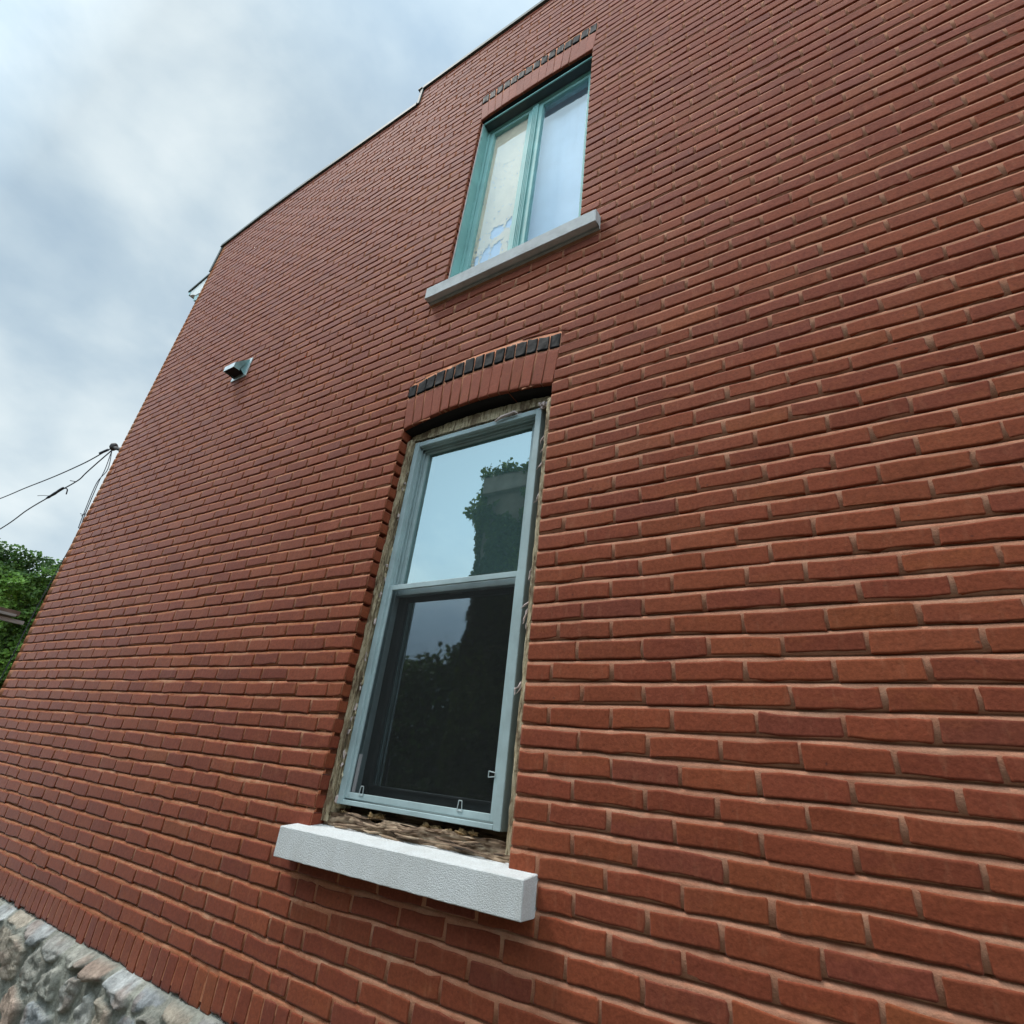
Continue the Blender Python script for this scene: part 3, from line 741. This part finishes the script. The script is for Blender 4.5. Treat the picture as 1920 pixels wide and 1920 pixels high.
# ------------------------------------------------------------------ lower window
lw = MB()
YF = 0.058
fx0, fx1, fz0, fz1 = -0.828, -0.084, -1.704, -0.060
lw.box((fx0, YF, fz0), (fx0 + 0.030, 0.15, fz1), bev=0.003)              # outer frame, four members
lw.box((fx1 - 0.030, YF, fz0), (fx1, 0.15, fz1), bev=0.003)
lw.box((fx0 + 0.030, YF + 0.001, fz1 - 0.028), (fx1 - 0.030, 0.15, fz1 - 0.001), bev=0.003)
lw.box((fx0 + 0.030, YF + 0.001, fz0 + 0.001), (fx1 - 0.030, 0.15, fz0 + 0.017), bev=0.002)
for k, yy in enumerate((0.078, 0.094)):                                   # side and head tracks
    lw.box((fx0 + 0.030, yy, fz0 + 0.02), (fx0 + 0.0385 + 0.006 * k, yy + 0.006, fz1 - 0.028))
    lw.box((fx1 - 0.0385 - 0.006 * k, yy, fz0 + 0.02), (fx1 - 0.030, yy + 0.006, fz1 - 0.028))
    lw.box((fx0 + 0.03, yy, fz1 - 0.038 - 0.006 * k), (fx1 - 0.03, yy + 0.006, fz1 - 0.028))
lw.box((fx0 + 0.030, 0.140, -0.85), (fx0 + 0.037, 0.149, fz1 - 0.03), mi=1); lw.box((fx1 - 0.037, 0.140, -0.85), (fx1 - 0.030, 0.149, fz1 - 0.03), mi=1)
lwin = lw.build('window', [M['alu'], M['alu_dark']], house)
lwin['label'] = 'narrow grey aluminium sash window with insect screen on its lower half'
make_sill(lwin, -0.944, 0.089, -1.792, -1.772, -1.886, -0.076, 0.10, M['sill'])
# upper sash
us = MB(); sx0, sx1, sz0, sz1 = -0.797, -0.118, -0.872, -0.088
us.box((sx0, 0.104, sz0), (sx0 + 0.030, 0.130, sz1), bev=0.003); us.box((sx1 - 0.036, 0.104, sz0), (sx1, 0.130, sz1), bev=0.003)
us.box((sx0 + 0.03, 0.105, sz1 - 0.026), (sx1 - 0.036, 0.130, sz1), bev=0.003); us.box((sx0 + 0.03, 0.105, sz0), (sx1 - 0.036, 0.130, sz0 + 0.030), bev=0.003)
uso = us.build('sash', M['alu'], lwin); uso['label'] = 'upper sash of the lower window reflecting sky and ivy'
p = MB(); p.box((sx0 + 0.026, 0.1145, sz0 + 0.02), (sx1 - 0.032, 0.1185, sz1 - 0.02)); p.build('pane', M['glass'], lwin)
# lower sash, set back behind the screen
ls = MB(); lx0, lx1, lz0, lz1 = -0.797, -0.118, -1.684, -0.846
ls.box((lx0, 0.136, lz0), (lx0 + 0.042, 0.165, lz1), bev=0.004); ls.box((lx1 - 0.042, 0.136, lz0), (lx1, 0.165, lz1), bev=0.004)
ls.box((lx0 + 0.042, 0.137, lz1 - 0.045), (lx1 - 0.042, 0.165, lz1), bev=0.004); ls.box((lx0 + 0.042, 0.137, lz0), (lx1 - 0.042, 0.165, lz0 + 0.055), bev=0.004)
ls.box((lx0 + 0.05, 0.128, lz0 + 0.048), (lx1 - 0.05, 0.137, lz0 + 0.054)); ls.box((-0.50, 0.131, lz1 - 0.030), (-0.44, 0.137, lz1 - 0.024), mi=1)
lso = ls.build('sash', [M['vinyl_in'], M['grey_strip']], lwin); lso['label'] = 'dark lower sash behind the insect screen'
p = MB(); p.box((lx0 + 0.038, 0.1485, lz0 + 0.05), (lx1 - 0.038, 0.1525, lz1 - 0.04)); p.build('pane', M['glass_low'], lwin)
# insect screen with its frame, on the lower half
sc = MB(); cx0, cx1, cz0, cz1 = -0.800, -0.112, -1.682, -0.832
YS = 0.066
sc.box((cx0, YS, cz0), (cx0 + 0.019, YS + 0.012, cz1), bev=0.002); sc.box((cx1 - 0.021, YS, cz0), (cx1, YS + 0.012, cz1), bev=0.002)
sc.box((cx0 + 0.019, YS + 0.0005, cz1 - 0.024), (cx1 - 0.021, YS + 0.012, cz1), bev=0.002); sc.box((cx0 + 0.019, YS + 0.0005, cz0), (cx1 - 0.021, YS + 0.012, cz0 + 0.022), bev=0.002)
sco = sc.build('screen_frame', M['alu'], lwin)
ms = MB(); ms.box((cx0 + 0.017, YS + 0.0065, cz0 + 0.02), (cx1 - 0.019, YS + 0.0072, cz1 - 0.022)); ms.build('insect_screen', M['screen'], lwin)
ws_ = MB(); ws_.box((cx0 + 0.030, YS + 0.002, cz0 + 0.024), (cx0 + 0.046, YS + 0.006, cz0 + 0.155)); ws_.build('weather_strip', M['grey_strip'], lwin)
def clip(cx, cz, vert=False):
    c = MB(); w, h, r = (0.020, 0.030, 0.0016) if not vert else (0.018, 0.026, 0.0016)
    y = YS - 0.0015
    P = [(cx - w * .32, y, cz + h / 2), (cx + w * .32, y, cz + h / 2), (cx + w / 2, y, cz - h / 2), (cx - w / 2, y, cz - h / 2), (cx - w * .32, y, cz + h / 2), (cx + w * .32, y, cz + h / 2)]
    if vert: P = [(cx + (b - cz), y, cz + (a - cx)) for a, _, b in P]
    for a, b in zip(P[:4], P[1:5]): c.tube([a, b], r, 6)
    c.build('screen_clip', M['zinc'], lwin)
clip(-0.715, cz0 + 0.032); clip(-0.255, cz0 + 0.032); clip(cx1 - 0.030, cz0 + 0.135, True)

# peeling timber surround left bare round the frame
wd = MB()
def rough_board(x0, x1, z0, z1, y, d, nx, nz, amp, curve_top=None):
    X, Z = np.meshgrid(np.linspace(x0, x1, nx), np.linspace(z0, z1, nz), indexing='ij')
    Y = y + amp * fbm(X * 60, Z * 14, 81, 4) - amp * 0.6 * np.abs(fbm(X * 30, Z * 30, 83, 3))
    if curve_top is not None: 
        t = (Z - z0) / (z1 - z0); Z = Z + t * curve_top(X)
    X = X + 0.004 * fbm(Z * 25, X * 5, 84, 3) * ((np.arange(nx) == 0) | (np.arange(nx) == nx - 1))[:, None]
    V = np.stack([X, Y, Z], -1).reshape(-1, 3); I = np.arange(X.size).reshape(X.shape)
    q_ = np.stack([I[:-1, :-1], I[1:, :-1], I[1:, 1:], I[:-1, 1:]], -1).reshape(-1, 4)
    wd.add(V, q_)
    wd.box((x0 + 0.001, y + amp + 0.004, z0 + .001), (x1 - 0.001, y + d, z1 - .001))
rough_board(-0.8725, -0.838, -1.765, -0.045, 0.045, 0.05, 9, 170, 0.006)
rough_board(-0.838, -0.816, -1.72, -0.05, 0.068, 0.06, 6, 170, 0.008)
rough_board(-0.046, -0.0075, -1.765, -0.02, 0.075, 0.05, 9, 170, 0.006)
rough_board(-0.033, -0.0055, -1.755, -0.06, 0.016, 0.03, 9, 170, 0.005)
rough_board(-0.868, -0.012, -0.044, -0.014, 0.064, 0.06, 90, 10, 0.006, lambda X: 0.034 * arch_u(LW, X))
rough_board(-0.83, -0.04, -0.066, -0.048, 0.100, 0.05, 80, 6, 0.006)
# torn slivers and caulk crumbs along the edges
for k in range(150):
    side = k % 3
    if side == 0: c = (rng.uniform(-0.842, -0.828), rng.uniform(0.05, 0.062), rng.uniform(-1.70, -0.08))
    elif side == 1: c = (rng.uniform(-0.052, -0.036), rng.uniform(0.048, 0.07), rng.uniform(-1.70, -0.06))
    else: c = (rng.uniform(-0.83, -0.06), rng.uniform(0.07, 0.085), rng.uniform(-0.055, -0.04))
    wd.blob(c, (rng.uniform(0.003, 0.008), rng.uniform(0.003, 0.007), rng.uniform(0.006, 0.020)) if side < 2 else (rng.uniform(0.006, 0.02), 0.004, 0.004), sub=1, jag=0.5, mi=1 if k % 2 else 0)
for k in range(16):   # curled strips of caulk
    z = rng.uniform(-1.3, -0.10); x = rng.choice([-0.040, -0.046])
    P = [(x + rng.uniform(-0.004, 0.004), 0.05, z)]
    for j in range(5): P.append((P[-1][0] + rng.uniform(-0.012, 0.004), P[-1][1] + rng.uniform(-0.006, 0.004), P[-1][2] - rng.uniform(0.004, 0.018)))
    wd.tube(P, [0.003, 0.005, 0.0035, 0.004, 0.002, 0.001], 5, mi=1)
wd.tube([(-0.33, 0.052, -0.072), (-0.29, 0.046, -0.062), (-0.25, 0.046, -0.058), (-0.22, 0.044, -0.056), (-0.205, 0.046, -0.066)], [0.004, 0.008, 0.006, 0.007, 0.003], 6, mi=1)
wd.blob((-0.075, 0.055, -0.056), (0.022, 0.012, 0.017), 3, 0.45, mi=1)
wd.build('wood_surround', [M['wood'], M['caulk']], lwin)
# rotten bottom rail of the old sill and foam stuffed under the frame
rs = MB()
Xr, Zr = np.meshgrid(np.linspace(-0.862, -0.018, 150), np.linspace(-1.782, -1.728, 12), indexing='ij')
tt = (Zr + 1.782) / 0.054
Yr = 0.052 + 0.018 * fbm(Xr * 9, Zr * 40, 91, 4) + 0.010 * fbm(Xr * 40, Zr * 120, 92, 3)
Zr = Zr + tt * (0.010 * fbm(Xr * 11, 0 * Xr, 93, 4) - 0.014 * np.exp(-((Xr + 0.60) / 0.05) ** 2))
Ir = np.arange(Xr.size).reshape(Xr.shape)
rs.add(np.stack([Xr, Yr, Zr], -1).reshape(-1, 3), np.stack([Ir[:-1, :-1], Ir[1:, :-1], Ir[1:, 1:], Ir[:-1, 1:]], -1).reshape(-1, 4))
Xt, Yt = np.meshgrid(np.linspace(-0.862, -0.018, 120), np.linspace(0.05, 0.16, 8), indexing='ij')
rs.add(np.stack([Xt, Yt, -1.733 + 0.008 * fbm(Xt * 12, Yt * 20, 95, 3)], -1).reshape(-1, 3), [(i * 8 + j, (i + 1) * 8 + j, (i + 1) * 8 + j + 1, i * 8 + j + 1) for i in range(119) for j in range(7)])
for k in range(26):
    x = rng.uniform(-0.82, -0.05); P = [(x, rng.uniform(0.03, 0.05), rng.uniform(-1.78, -1.745))]
    dx = rng.uniform(0.02, 0.06)
    for j in range(3): P.append((P[-1][0] + dx, P[-1][1] + rng.uniform(-0.006, 0.006), P[-1][2] + rng.uniform(-0.006, 0.006)))
    rs.tube(P, [0.002, 0.005, 0.004, 0.001], 5)
rs.box((-0.83, 0.15, -1.745), (-0.06, 0.16, -1.69))
rs.build('old_sill_board', M['rot'], lwin, smooth=True)
for x, r in ((-0.80, 0.011), (-0.645, 0.019), (-0.615, 0.015), (-0.40, 0.016), (-0.355, 0.018), (-0.29, 0.014), (-0.245, 0.017), (-0.20, 0.012)):
    fo = MB(); fo.blob((x, rng.uniform(0.072, 0.086), -1.729 + rng.normal(0, 0.003)), (r * 1.15, r * .6, r * 0.62), 3, 0.5)
    fo.build('foam_insulation', M['foam'], lwin, smooth=True)

# ------------------------------------------------------------------ upper window
uw = MB(); x0, x1 = UW['x0'] + 0.004, UW['x1'] - 0.004
zh = 2.762
uw.box((x0, 0.026, 1.02), (x0 + 0.010, 0.16, zh)); uw.box((x1 - 0.010, 0.026, 1.02), (x1, 0.16, zh))
uw.box((x0, 0.024, zh), (x1, 0.16, zh + 0.012))
uw.box((x0 + 0.011, 0.032, zh - 0.004), (x1 - 0.011, 0.085, zh - 0.001), mi=1)  # near-black strip across the underside of the window head
# curved head filler under the arch
V = []; nn = 30
for i in range(nn):
    f = i / (nn - 1); x = x0 + (x1 - x0) * f; zt = UW['sp'] + UW['rise'] * float(arch_u(UW, x)) - 0.004
    V += [(x, 0.040, zh + 0.013), (x, 0.040, zt + 0.01)]
uw.add(V, [(2 * i, 2 * i + 2, 2 * i + 3, 2 * i + 1) for i in range(nn - 1)])
# fixed frame: stiles, rails, mullion with fine grooves
yf = 0.090
for a, b in ((x0 + 0.010, x0 + 0.030), (x1 - 0.030, x1 - 0.010)): uw.box((a, yf - 0.004, 1.02), (b, 0.16, zh), bev=0.002)
uw.box((x0 + 0.03, yf - 0.004, zh - 0.020), (x1 - 0.03, 0.16, zh), bev=0.002)
uw.box((-0.424, yf - 0.006, 1.02), (-0.376, 0.16, zh - 0.02), bev=0.002)
for xx in (-0.412, -0.400, -0.389): uw.box((xx - 0.0016, yf - 0.010, 1.02), (xx + 0.0016, yf - 0.005, zh - 0.021))
uwin = uw.build('window', [M['teal'], M['alu_dark']], house)
uwin['label'] = 'teal two-sash window with its left pane papered cream'
make_sill(uwin, -0.895, 0.187, 0.990, 1.036, 0.902, -0.057, 0.14, M['sill_grey'], groove=True)
ck = MB()
for xx in (x0 - 0.001, x1 + 0.001):
    zz = np.linspace(1.0, zh + 0.01, 60); ck.tube(np.stack([np.full(60, xx) + 0.002 * fbm(zz * 20, zz, 5, 2), np.full(60, 0.024), zz], 1), 0.004 + 0.0015 * fbm(zz * 30, zz, 9, 2), 6)
ck.build('caulk_line', M['caulk'], uwin, smooth=True)
def casement(a, b, lab):
    s = MB(); z0, z1 = 1.03, zh - 0.022
    s.box((a, yf + 0.004, z0), (a + 0.034, 0.135, z1), bev=0.003); s.box((b - 0.034, yf + 0.004, z0), (b, 0.135, z1), bev=0.003)
    s.box((a + 0.034, yf + 0.005, z1 - 0.034), (b - 0.034, 0.135, z1), bev=0.003); s.box((a + 0.034, yf + 0.005, z0), (b - 0.034, 0.135, z0 + 0.034), bev=0.003)
    o = s.build('sash', M['teal'], uwin); o['label'] = lab
    g = MB(); g.box((a + 0.030, 0.1105, z0 + 0.03), (b - 0.030, 0.1145, z1 - 0.03)); g.build('pane', M['glass_up'], uwin)
    return a + 0.034, b - 0.034, z0 + 0.034, z1 - 0.034
pa = casement(x0 + 0.031, -0.4245, 'left teal sash with cream paper behind the glass')
casement(-0.3755, x1 - 0.031, 'right teal sash reflecting pale blue sky')
cu = MB(); xs_ = np.linspace(-0.86, 0.11, 120); zs_ = np.array([0.98, 3.0])
CX, CZ = np.meshgrid(xs_, zs_, indexing='ij'); cu.add(np.stack([CX, 0.200 + 0.004 * np.sin(CX * 22) + 0.002 * np.sin(CX * 53 + 1), CZ], -1).reshape(-1, 3), [(2 * i, 2 * i + 2, 2 * i + 3, 2 * i + 1) for i in range(119)])
cu.build('pale_backing', M['pale_backing'], uwin, smooth=True)  # added sheet behind the panes, its pale blue boosting the reflected sky
# cream paper behind the left pane, torn and peeled near the bottom
b = MB(); b.box((pa[0] - .003, 0.126, pa[2] - .003), (pa[1] + .003, 0.130, pa[3] + .003)); b.build('added_backing_sheet', M['pale_backing'], uwin)  # added so the torn holes show pale sky blue instead of dark
nx, nz = 46, 230
px_ = np.linspace(pa[0] - .004, pa[1] + .004, nx); pz_ = np.linspace(pa[2] - .003, pa[3] + .003, nz)
PX, PZ = np.meshgrid(px_, pz_, indexing='ij')
V = np.stack([PX, 0.1215 + 0.001 * fbm(PX * 9, PZ * 9, 3, 2), PZ], -1).reshape(-1, 3); I = np.arange(nx * nz).reshape(nx, nz)
q_ = np.stack([I[:-1, :-1], I[1:, :-1], I[1:, 1:], I[:-1, 1:]], -1).reshape(-1, 4)
um = ((PX[:-1, :-1] + PX[1:, 1:]) / 2).ravel(); vm_ = ((PZ[:-1, :-1] + PZ[1:, 1:]) / 2).ravel()
uf = (um - pa[0]) / (pa[1] - pa[0]); vf = (vm_ - pa[2]) / (pa[3] - pa[2])
drop = np.zeros(len(q_), bool)
wob = 0.06 * fbm(um * 40, vm_ * 40, 77, 3); wob2 = 0.012 * fbm(um * 50, vm_ * 50, 78, 3)
for (cx, cz, rx, rz) in ((0.56, 0.285, 0.17, 0.036), (0.86, 0.30, 0.07, 0.03), (0.62, 0.165, 0.13, 0.055), (0.37, 0.155, 0.11, 0.060), (0.13, 0.14, 0.07, 0.045), (0.36, 0.045, 0.12, 0.055), (0.14, 0.05, 0.08, 0.04)):
    drop |= (np.abs((uf + wob - cx) / rx) ** 3 + np.abs((vf + wob2 - cz) / rz) ** 3) < 1
drop |= (fbm(um * 60, vm_ * 45, 79, 4) > 0.34) & (vf < 0.30)
drop |= (fbm(um * 80, vm_ * 60, 80, 4) > 0.52) & (vf < 0.92)
mesh_obj('paper_cover', V, q_[~drop], M['paper'], uwin)

# ------------------------------------------------------------------ exhaust vent
vent = empty('exhaust_vent', (-2.9, 0, 1.06), label='small galvanised vent hood sticking out of the brick wall left of the windows', cat='vent')
v = MB()
v.box((-3.005, -0.010, 1.060), (-2.806, -0.001, 1.245), bev=0.002); v.build('flange', M['zinc'], vent)
v = MB(); ha, hb = -2.972, -2.832
side = [(-0.010, 1.236), (-0.100, 1.130), (-0.100, 1.084), (-0.052, 1.084), (-0.052, 1.104), (-0.010, 1.078)]
v.prism(side, hb - 0.002, hb, axis='x', mi=1); v.prism(side, ha, ha + 0.002, axis='x', mi=1)
def sheet(pa_, pb_, t=0.002):
    v.add([(ha, *pa_), (hb, *pa_), (hb, *pb_), (ha, *pb_), (ha, pa_[0], pa_[1] - t), (hb, pa_[0], pa_[1] - t), (hb, pb_[0], pb_[1] - t), (ha, pb_[0], pb_[1] - t)], [(0, 1, 2, 3), (4, 7, 6, 5), (0, 4, 5, 1), (2, 6, 7, 3)])
sheet((-0.010, 1.2365), (-0.1005, 1.1305)); v.box((ha, -0.102, 1.084), (hb, -0.100, 1.1305))
v.box((ha + 0.003, -0.085, 1.094), (hb - 0.003, -0.011, 1.098), mi=2)  # near-black plate painting the shade inside the open hood
v.build('hood', [M['zinc'], M['verdigris'], M['near_black']], vent)

# ------------------------------------------------------------------ overhead wires at the corner
br = empty('wire_bracket', (-4.74, 0.06, 0.9), label='rusty iron bracket with a round insulator at the far left corner of the brick wall', cat='bracket')
b = MB(); b.tube([(-4.66, 0.055, 0.93), (-4.72, 0.05, 0.90), (-4.79, 0.04, 0.895), (-4.86, 0.03, 0.92), (-4.95, 0.03, 0.955)], [0.028, 0.022, 0.016, 0.019, 0.014], 8)
b.box((-4.715, 0.02, 0.84), (-4.69, 0.10, 0.97), bev=0.004); b.build('arm', M['iron'], br)
b = MB(); b.blob((-4.985, 0.03, 0.972), (0.036, 0.036, 0.040), 3, 0.06); b.build('insulator', M['iron'], br, smooth=True)
def ray(u, v_, t):
    d = R_ * ((u - 960) / 1008.13) + (-U_) * ((v_ - 960) / 1008.13) + F_
    return np.array(m.translation) + np.array(d.normalized()) * t
def smoothpath(P, k=10):
    P = np.array(P); out = []
    for i in range(len(P) - 1):
        p0, p1, p2, p3 = P[max(i - 1, 0)], P[i], P[i + 1], P[min(i + 2, len(P) - 1)]
        for t in np.linspace(0, 1, k, endpoint=False):
            out.append(0.5 * (2 * p1 + (p2 - p0) * t + (2 * p0 - 5 * p1 + 4 * p2 - p3) * t * t + (3 * p1 - p0 - 3 * p2 + p3) * t ** 3))
    return np.array(out + [P[-1]])
KN = np.array((-4.99, 0.03, 0.955))
w1 = MB(); P = smoothpath([KN, ray(200, 845, 6.75), ray(150, 872, 7.3), ray(60, 910, 8.4), ray(-100, 968, 11), ray(-500, 1085, 18)])
w1.tube(P, 0.0058, 6); w1.tube(smoothpath([ray(203, 843, 6.74), ray(187, 850, 6.82)], 4), 0.012, 6)
tag(w1.build('overhead_wire', M['cable'], None, True), 'upper thin straight wire running from the corner bracket off the left edge', 'wire', 'wires fixed to the corner bracket')
w2 = MB(); P = smoothpath([KN - (0, 0, 0.02), ray(180, 870, 6.85), ray(160, 888, 7.0), ray(150, 898, 7.05), ray(136, 907, 7.2), ray(120, 916, 7.3), ray(100, 928, 7.5), ray(85, 936, 7.6), ray(50, 957, 7.9), ray(0, 992, 8.6), ray(-120, 1060, 10), ray(-500, 1240, 14)])
w2.tube(P, 0.006, 6); w2.tube(smoothpath([ray(119, 914, 7.29), ray(103, 925, 7.47), ray(86, 935, 7.6)], 5), [0.007, .011, .013, .014, .013, .015, .014, .012, .014, .010, .006], 6)
w2.tube(smoothpath([ray(117, 915, 7.3), ray(126, 917, 7.3), ray(124, 927, 7.3)], 4), 0.006, 5); w2.tube([ray(142, 903, 7.14), ray(131, 901, 7.14)], 0.004, 5)
w2.tube(smoothpath([ray(95, 930, 7.5), ray(82, 929, 7.5), ray(70, 929.5, 7.5)], 4), 0.003, 5)
tag(w2.build('overhead_wire', M['cable'], None, True), 'kinked wire with a taped splice sagging below the straight wire', 'wire', 'wires fixed to the corner bracket')
for k, (dx, lab) in enumerate(((0.0, 'dark cable hanging from the bracket down along the wall corner'), (-0.035, 'second dark cable of the pair hanging beside the wall corner'))):
    w3 = MB(); pts = [KN - (0, 0, 0.02)] + [ray(u - k * 3, vv, t) for u, vv, t in ((197 + k * 8, 880, 6.52), (184, 906, 6.42), (160, 963, 6.28), (150, 990, 6.2), (134, 1022, 6.14), (100, 1082, 6.09), (60, 1157, 6.05), (20, 1237, 6.0), (-15, 1305, 5.98), (-60, 1400, 5.96))]
    if k: pts = pts[:5]
    w3.tube(smoothpath(pts, 6), 0.0036, 6)
    if k == 0:
        w3.tube([ray(150, 963, 6.28), ray(161, 966, 6.28)], 0.003, 5); w3.tube([ray(152, 968, 6.27), ray(160, 962, 6.27)], 0.003, 5)
    tag(w3.build('service_cable', M['cable'], None, True), lab, 'cable', 'cables down the wall corner')

# ------------------------------------------------------------------ leaves
LEAF = np.array([(-0.5, 0, 0), (-0.18, 0.42, 0.10), (0.0, 0.0, -0.05), (-0.18, -0.42, 0.10), (0.55, 0.0, 0.04), (0.22, 0.33, 0.10), (0.22, -0.33, 0.10)])
LT = np.array([(0, 2, 1), (0, 3, 2), (1, 2, 5), (2, 3, 6), (2, 4, 5), (2, 6, 4)])
def leaves(P, Nn, size, cols, spread=0.7):
    n = len(P); N = np.asarray(Nn, float) + rng.normal(0, spread, (n, 3)); N /= np.linalg.norm(N, axis=1, keepdims=True)
    dn = np.array([0, 0, -1.0]) + rng.normal(0, 0.6, (n, 3)); A = dn - N * (dn * N).sum(1, keepdims=True); A /= np.linalg.norm(A, axis=1, keepdims=True) + 1e-9
    B = np.cross(N, A); s = (size * rng.uniform(0.55, 1.3, n))[:, None, None]
    V = P[:, None] + s * (LEAF[None, :, 0:1] * A[:, None] + LEAF[None, :, 1:2] * B[:, None] + LEAF[None, :, 2:3] * N[:, None])
    T = (LT[None] + (np.arange(n) * len(LEAF))[:, None, None]).reshape(-1, 3)
    return V.reshape(-1, 3), T, np.repeat(cols, len(LEAF), axis=0)
def leafcols(n, bright):
    a = np.array([0.040, 0.095, 0.022]); b = np.array([0.19, 0.36, 0.055])
    t = np.clip(bright + rng.normal(0, 0.18, n), 0, 1)[:, None]
    return (a * (1 - t) + b * t) * rng.uniform(0.8, 1.2, (n, 1))
# ivy-clad wall beyond the corner
iv = empty('ivy_wall', (-12, 2.5, -3.2), label='dense green ivy covering a wall beyond the left corner of the house', cat='ivy')
w_ = MB(); w_.box((-12.5, -4.0, -3.2), (-12.0, 9.0, 0.98)); w_.build('wall', M['farwall'], iv)
n = 150000
yy = rng.uniform(-2.5, 6.5, n); zz = rng.uniform(-2.9, 1.35, n)
top = 1.10 + 0.06 * fbm(yy * 0.9, 0 * yy, 101, 4) + 0.03 * yy
keepm = zz < top + 0.22 * np.abs(rng.normal(0, 0.6, n))
yy, zz = yy[keepm], zz[keepm]
clump = fbm(yy * 1.7, zz * 1.5, 103, 4)
dep = 0.45 + 0.5 * clump + 0.25 * fbm(yy * 5, zz * 5, 104, 3)
xx = -12.0 + np.clip(dep, 0.05, 1.2) * rng.uniform(0.55, 1.0, len(yy)) + 0.0
nb = np.stack([np.ones_like(yy), -0.25 + 0.0 * yy, 0.55 + 0 * yy], 1)
P = np.stack([xx, yy, zz], 1)
Vv, Tt, Cc = leaves(P, nb, 0.056, 1.35 * leafcols(len(P), 0.45 + 1.0 * clump))
mesh_obj('foliage', Vv, Tt, M['leaf'], iv, None, False, Cc)

# porch eave peeping in at the left edge
po = empty('porch', (-8.6, -0.6, -3.2), label='brown plank eave of a small porch jutting in at the left picture edge', cat='porch')
b = MB(); b.box((-9.6, -2.6, -0.335), (-8.1, 0.81, -0.275)); b.build('roof', M['roofplank'], po)
b = MB(); b.box((-8.09, -2.6, -0.43), (-8.05, 0.88, -0.385)); b.box((-8.05, -2.6, -0.36), (-8.01, 0.76, -0.33)); b.build('fascia', M['greyboard'], po)
b = MB(); b.box((-9.5, -2.5, -3.2), (-8.22, 0.60, -0.336)); b.build('wall', M['stucco'], po)

# ------------------------------------------------------------------ across the alley (seen mirrored in the lower window)
ib = empty('ivy_building', (0, -8, -3.2), label='ivy covered grey house across the alley, mirrored in the lower window', cat='house')
b = MB(); b.box((-5.15, -12, -3.2), (6, -6.15, 4.1)); b.build('wall', M['farwall'], ib)
b = MB(); b.box((-5.22, -12.05, 3.72), (6.05, -6.02, 4.12), bev=0.02); b.build('cornice', M['concrete'], ib)
n = 60000
xx = -5.2 + 11 * rng.random(n) ** 1.6; zz = rng.uniform(-3.2, 4.45, n)
hang = (zz < 3.62 + 0.25 * fbm(xx * 1.4, 0 * xx, 111, 3)) | (zz > 4.02)
topv = zz < 4.28 + 0.20 * fbm(xx * 4, 0 * xx, 112, 4)
cl = fbm(xx * 1.1, zz * 0.9, 113, 4)
k_ = hang & topv & (cl > -0.12)
xx, zz, cl = xx[k_], zz[k_], cl[k_]
P = np.stack([xx, -6.12 + np.clip(0.12 + 0.25 * cl, 0.03, 0.4) * rng.uniform(0.4, 1, len(xx)), zz], 1)
n2_ = 12000; z2_ = rng.uniform(-3.2, 4.2, n2_)
bul = 0.12 + 0.22 * fbm(z2_ * 2.2, 0 * z2_, 115, 4) + 0.30 * np.exp(-((z2_ - 3.45) / 0.22) ** 2)
P2 = np.stack([-5.15 - np.clip(bul, 0.02, 1) * rng.uniform(0.1, 1.0, n2_), rng.uniform(-6.9, -6.05, n2_), z2_], 1)
n3_ = 5000; x3_ = rng.uniform(-5.3, 3, n3_); f3_ = np.abs(rng.normal(0, 1, n3_)) * (0.12 + 0.10 * fbm(x3_ * 3, 0 * x3_, 118, 3))
P3 = np.stack([x3_, rng.uniform(-6.4, -5.98, n3_), 4.10 + f3_], 1)
P = np.concatenate([P, P2, P3])
Vv, Tt, Cc = leaves(P, np.tile((-0.2, 1, 0.4), (len(P), 1)), 0.095, np.array([1.25, 0.95, 1.15]) * leafcols(len(P), 0.40 + 0.8 * fbm(P[:, 0] * 1.5, P[:, 2] * 1.5, 117, 3)))
mesh_obj('foliage', Vv, Tt, M['leaf'], ib, None, False, Cc)
hd = empty('hedge', (-9, -6.5, -3.2), label='leafy hedge along the alley, mirrored low in the screened window half', cat='hedge')
b = MB(); b.tube([(-8.9, -6.7, -3.2), (-8.85, -6.7, -1.6), (-8.9, -6.6, -0.2)], [0.09, 0.07, 0.03], 7); b.build('trunk', M['roofplank'], hd)
b = MB(); b.tube([(-6.5, -6.7, -3.2), (-6.55, -6.7, -1.6), (-6.5, -6.6, -0.1)], [0.09, 0.07, 0.03], 7); b.build('trunk', M['roofplank'], hd)
n = 42000
xx = rng.uniform(-13, -5.3, n); zz = rng.uniform(-3.2, 1.0, n); yy = -6.6 + rng.uniform(-0.5, 0.5, n)
tp = 0.55 + 0.35 * fbm(xx * 0.9, 0 * xx, 121, 4); k_ = zz < tp + 0.07 * rng.normal(0, 1, n)
P = np.stack([xx, yy, zz], 1)[k_]
Vv, Tt, Cc = leaves(P, np.tile((0.1, 1, 0.5), (len(P), 1)), 0.11, leafcols(len(P), 0.2 + 0.2 * rng.random(len(P))))
mesh_obj('foliage', Vv, Tt, M['leaf'], hd, None, False, Cc)

# ------------------------------------------------------------------ ground
g = MB(); g.add([(-400, -400, -3.2), (400, -400, -3.2), (400, 400, -3.2), (-400, 400, -3.2)], [(0, 1, 2, 3)])
tag(g.build('ground', M['ground']), kind='structure')
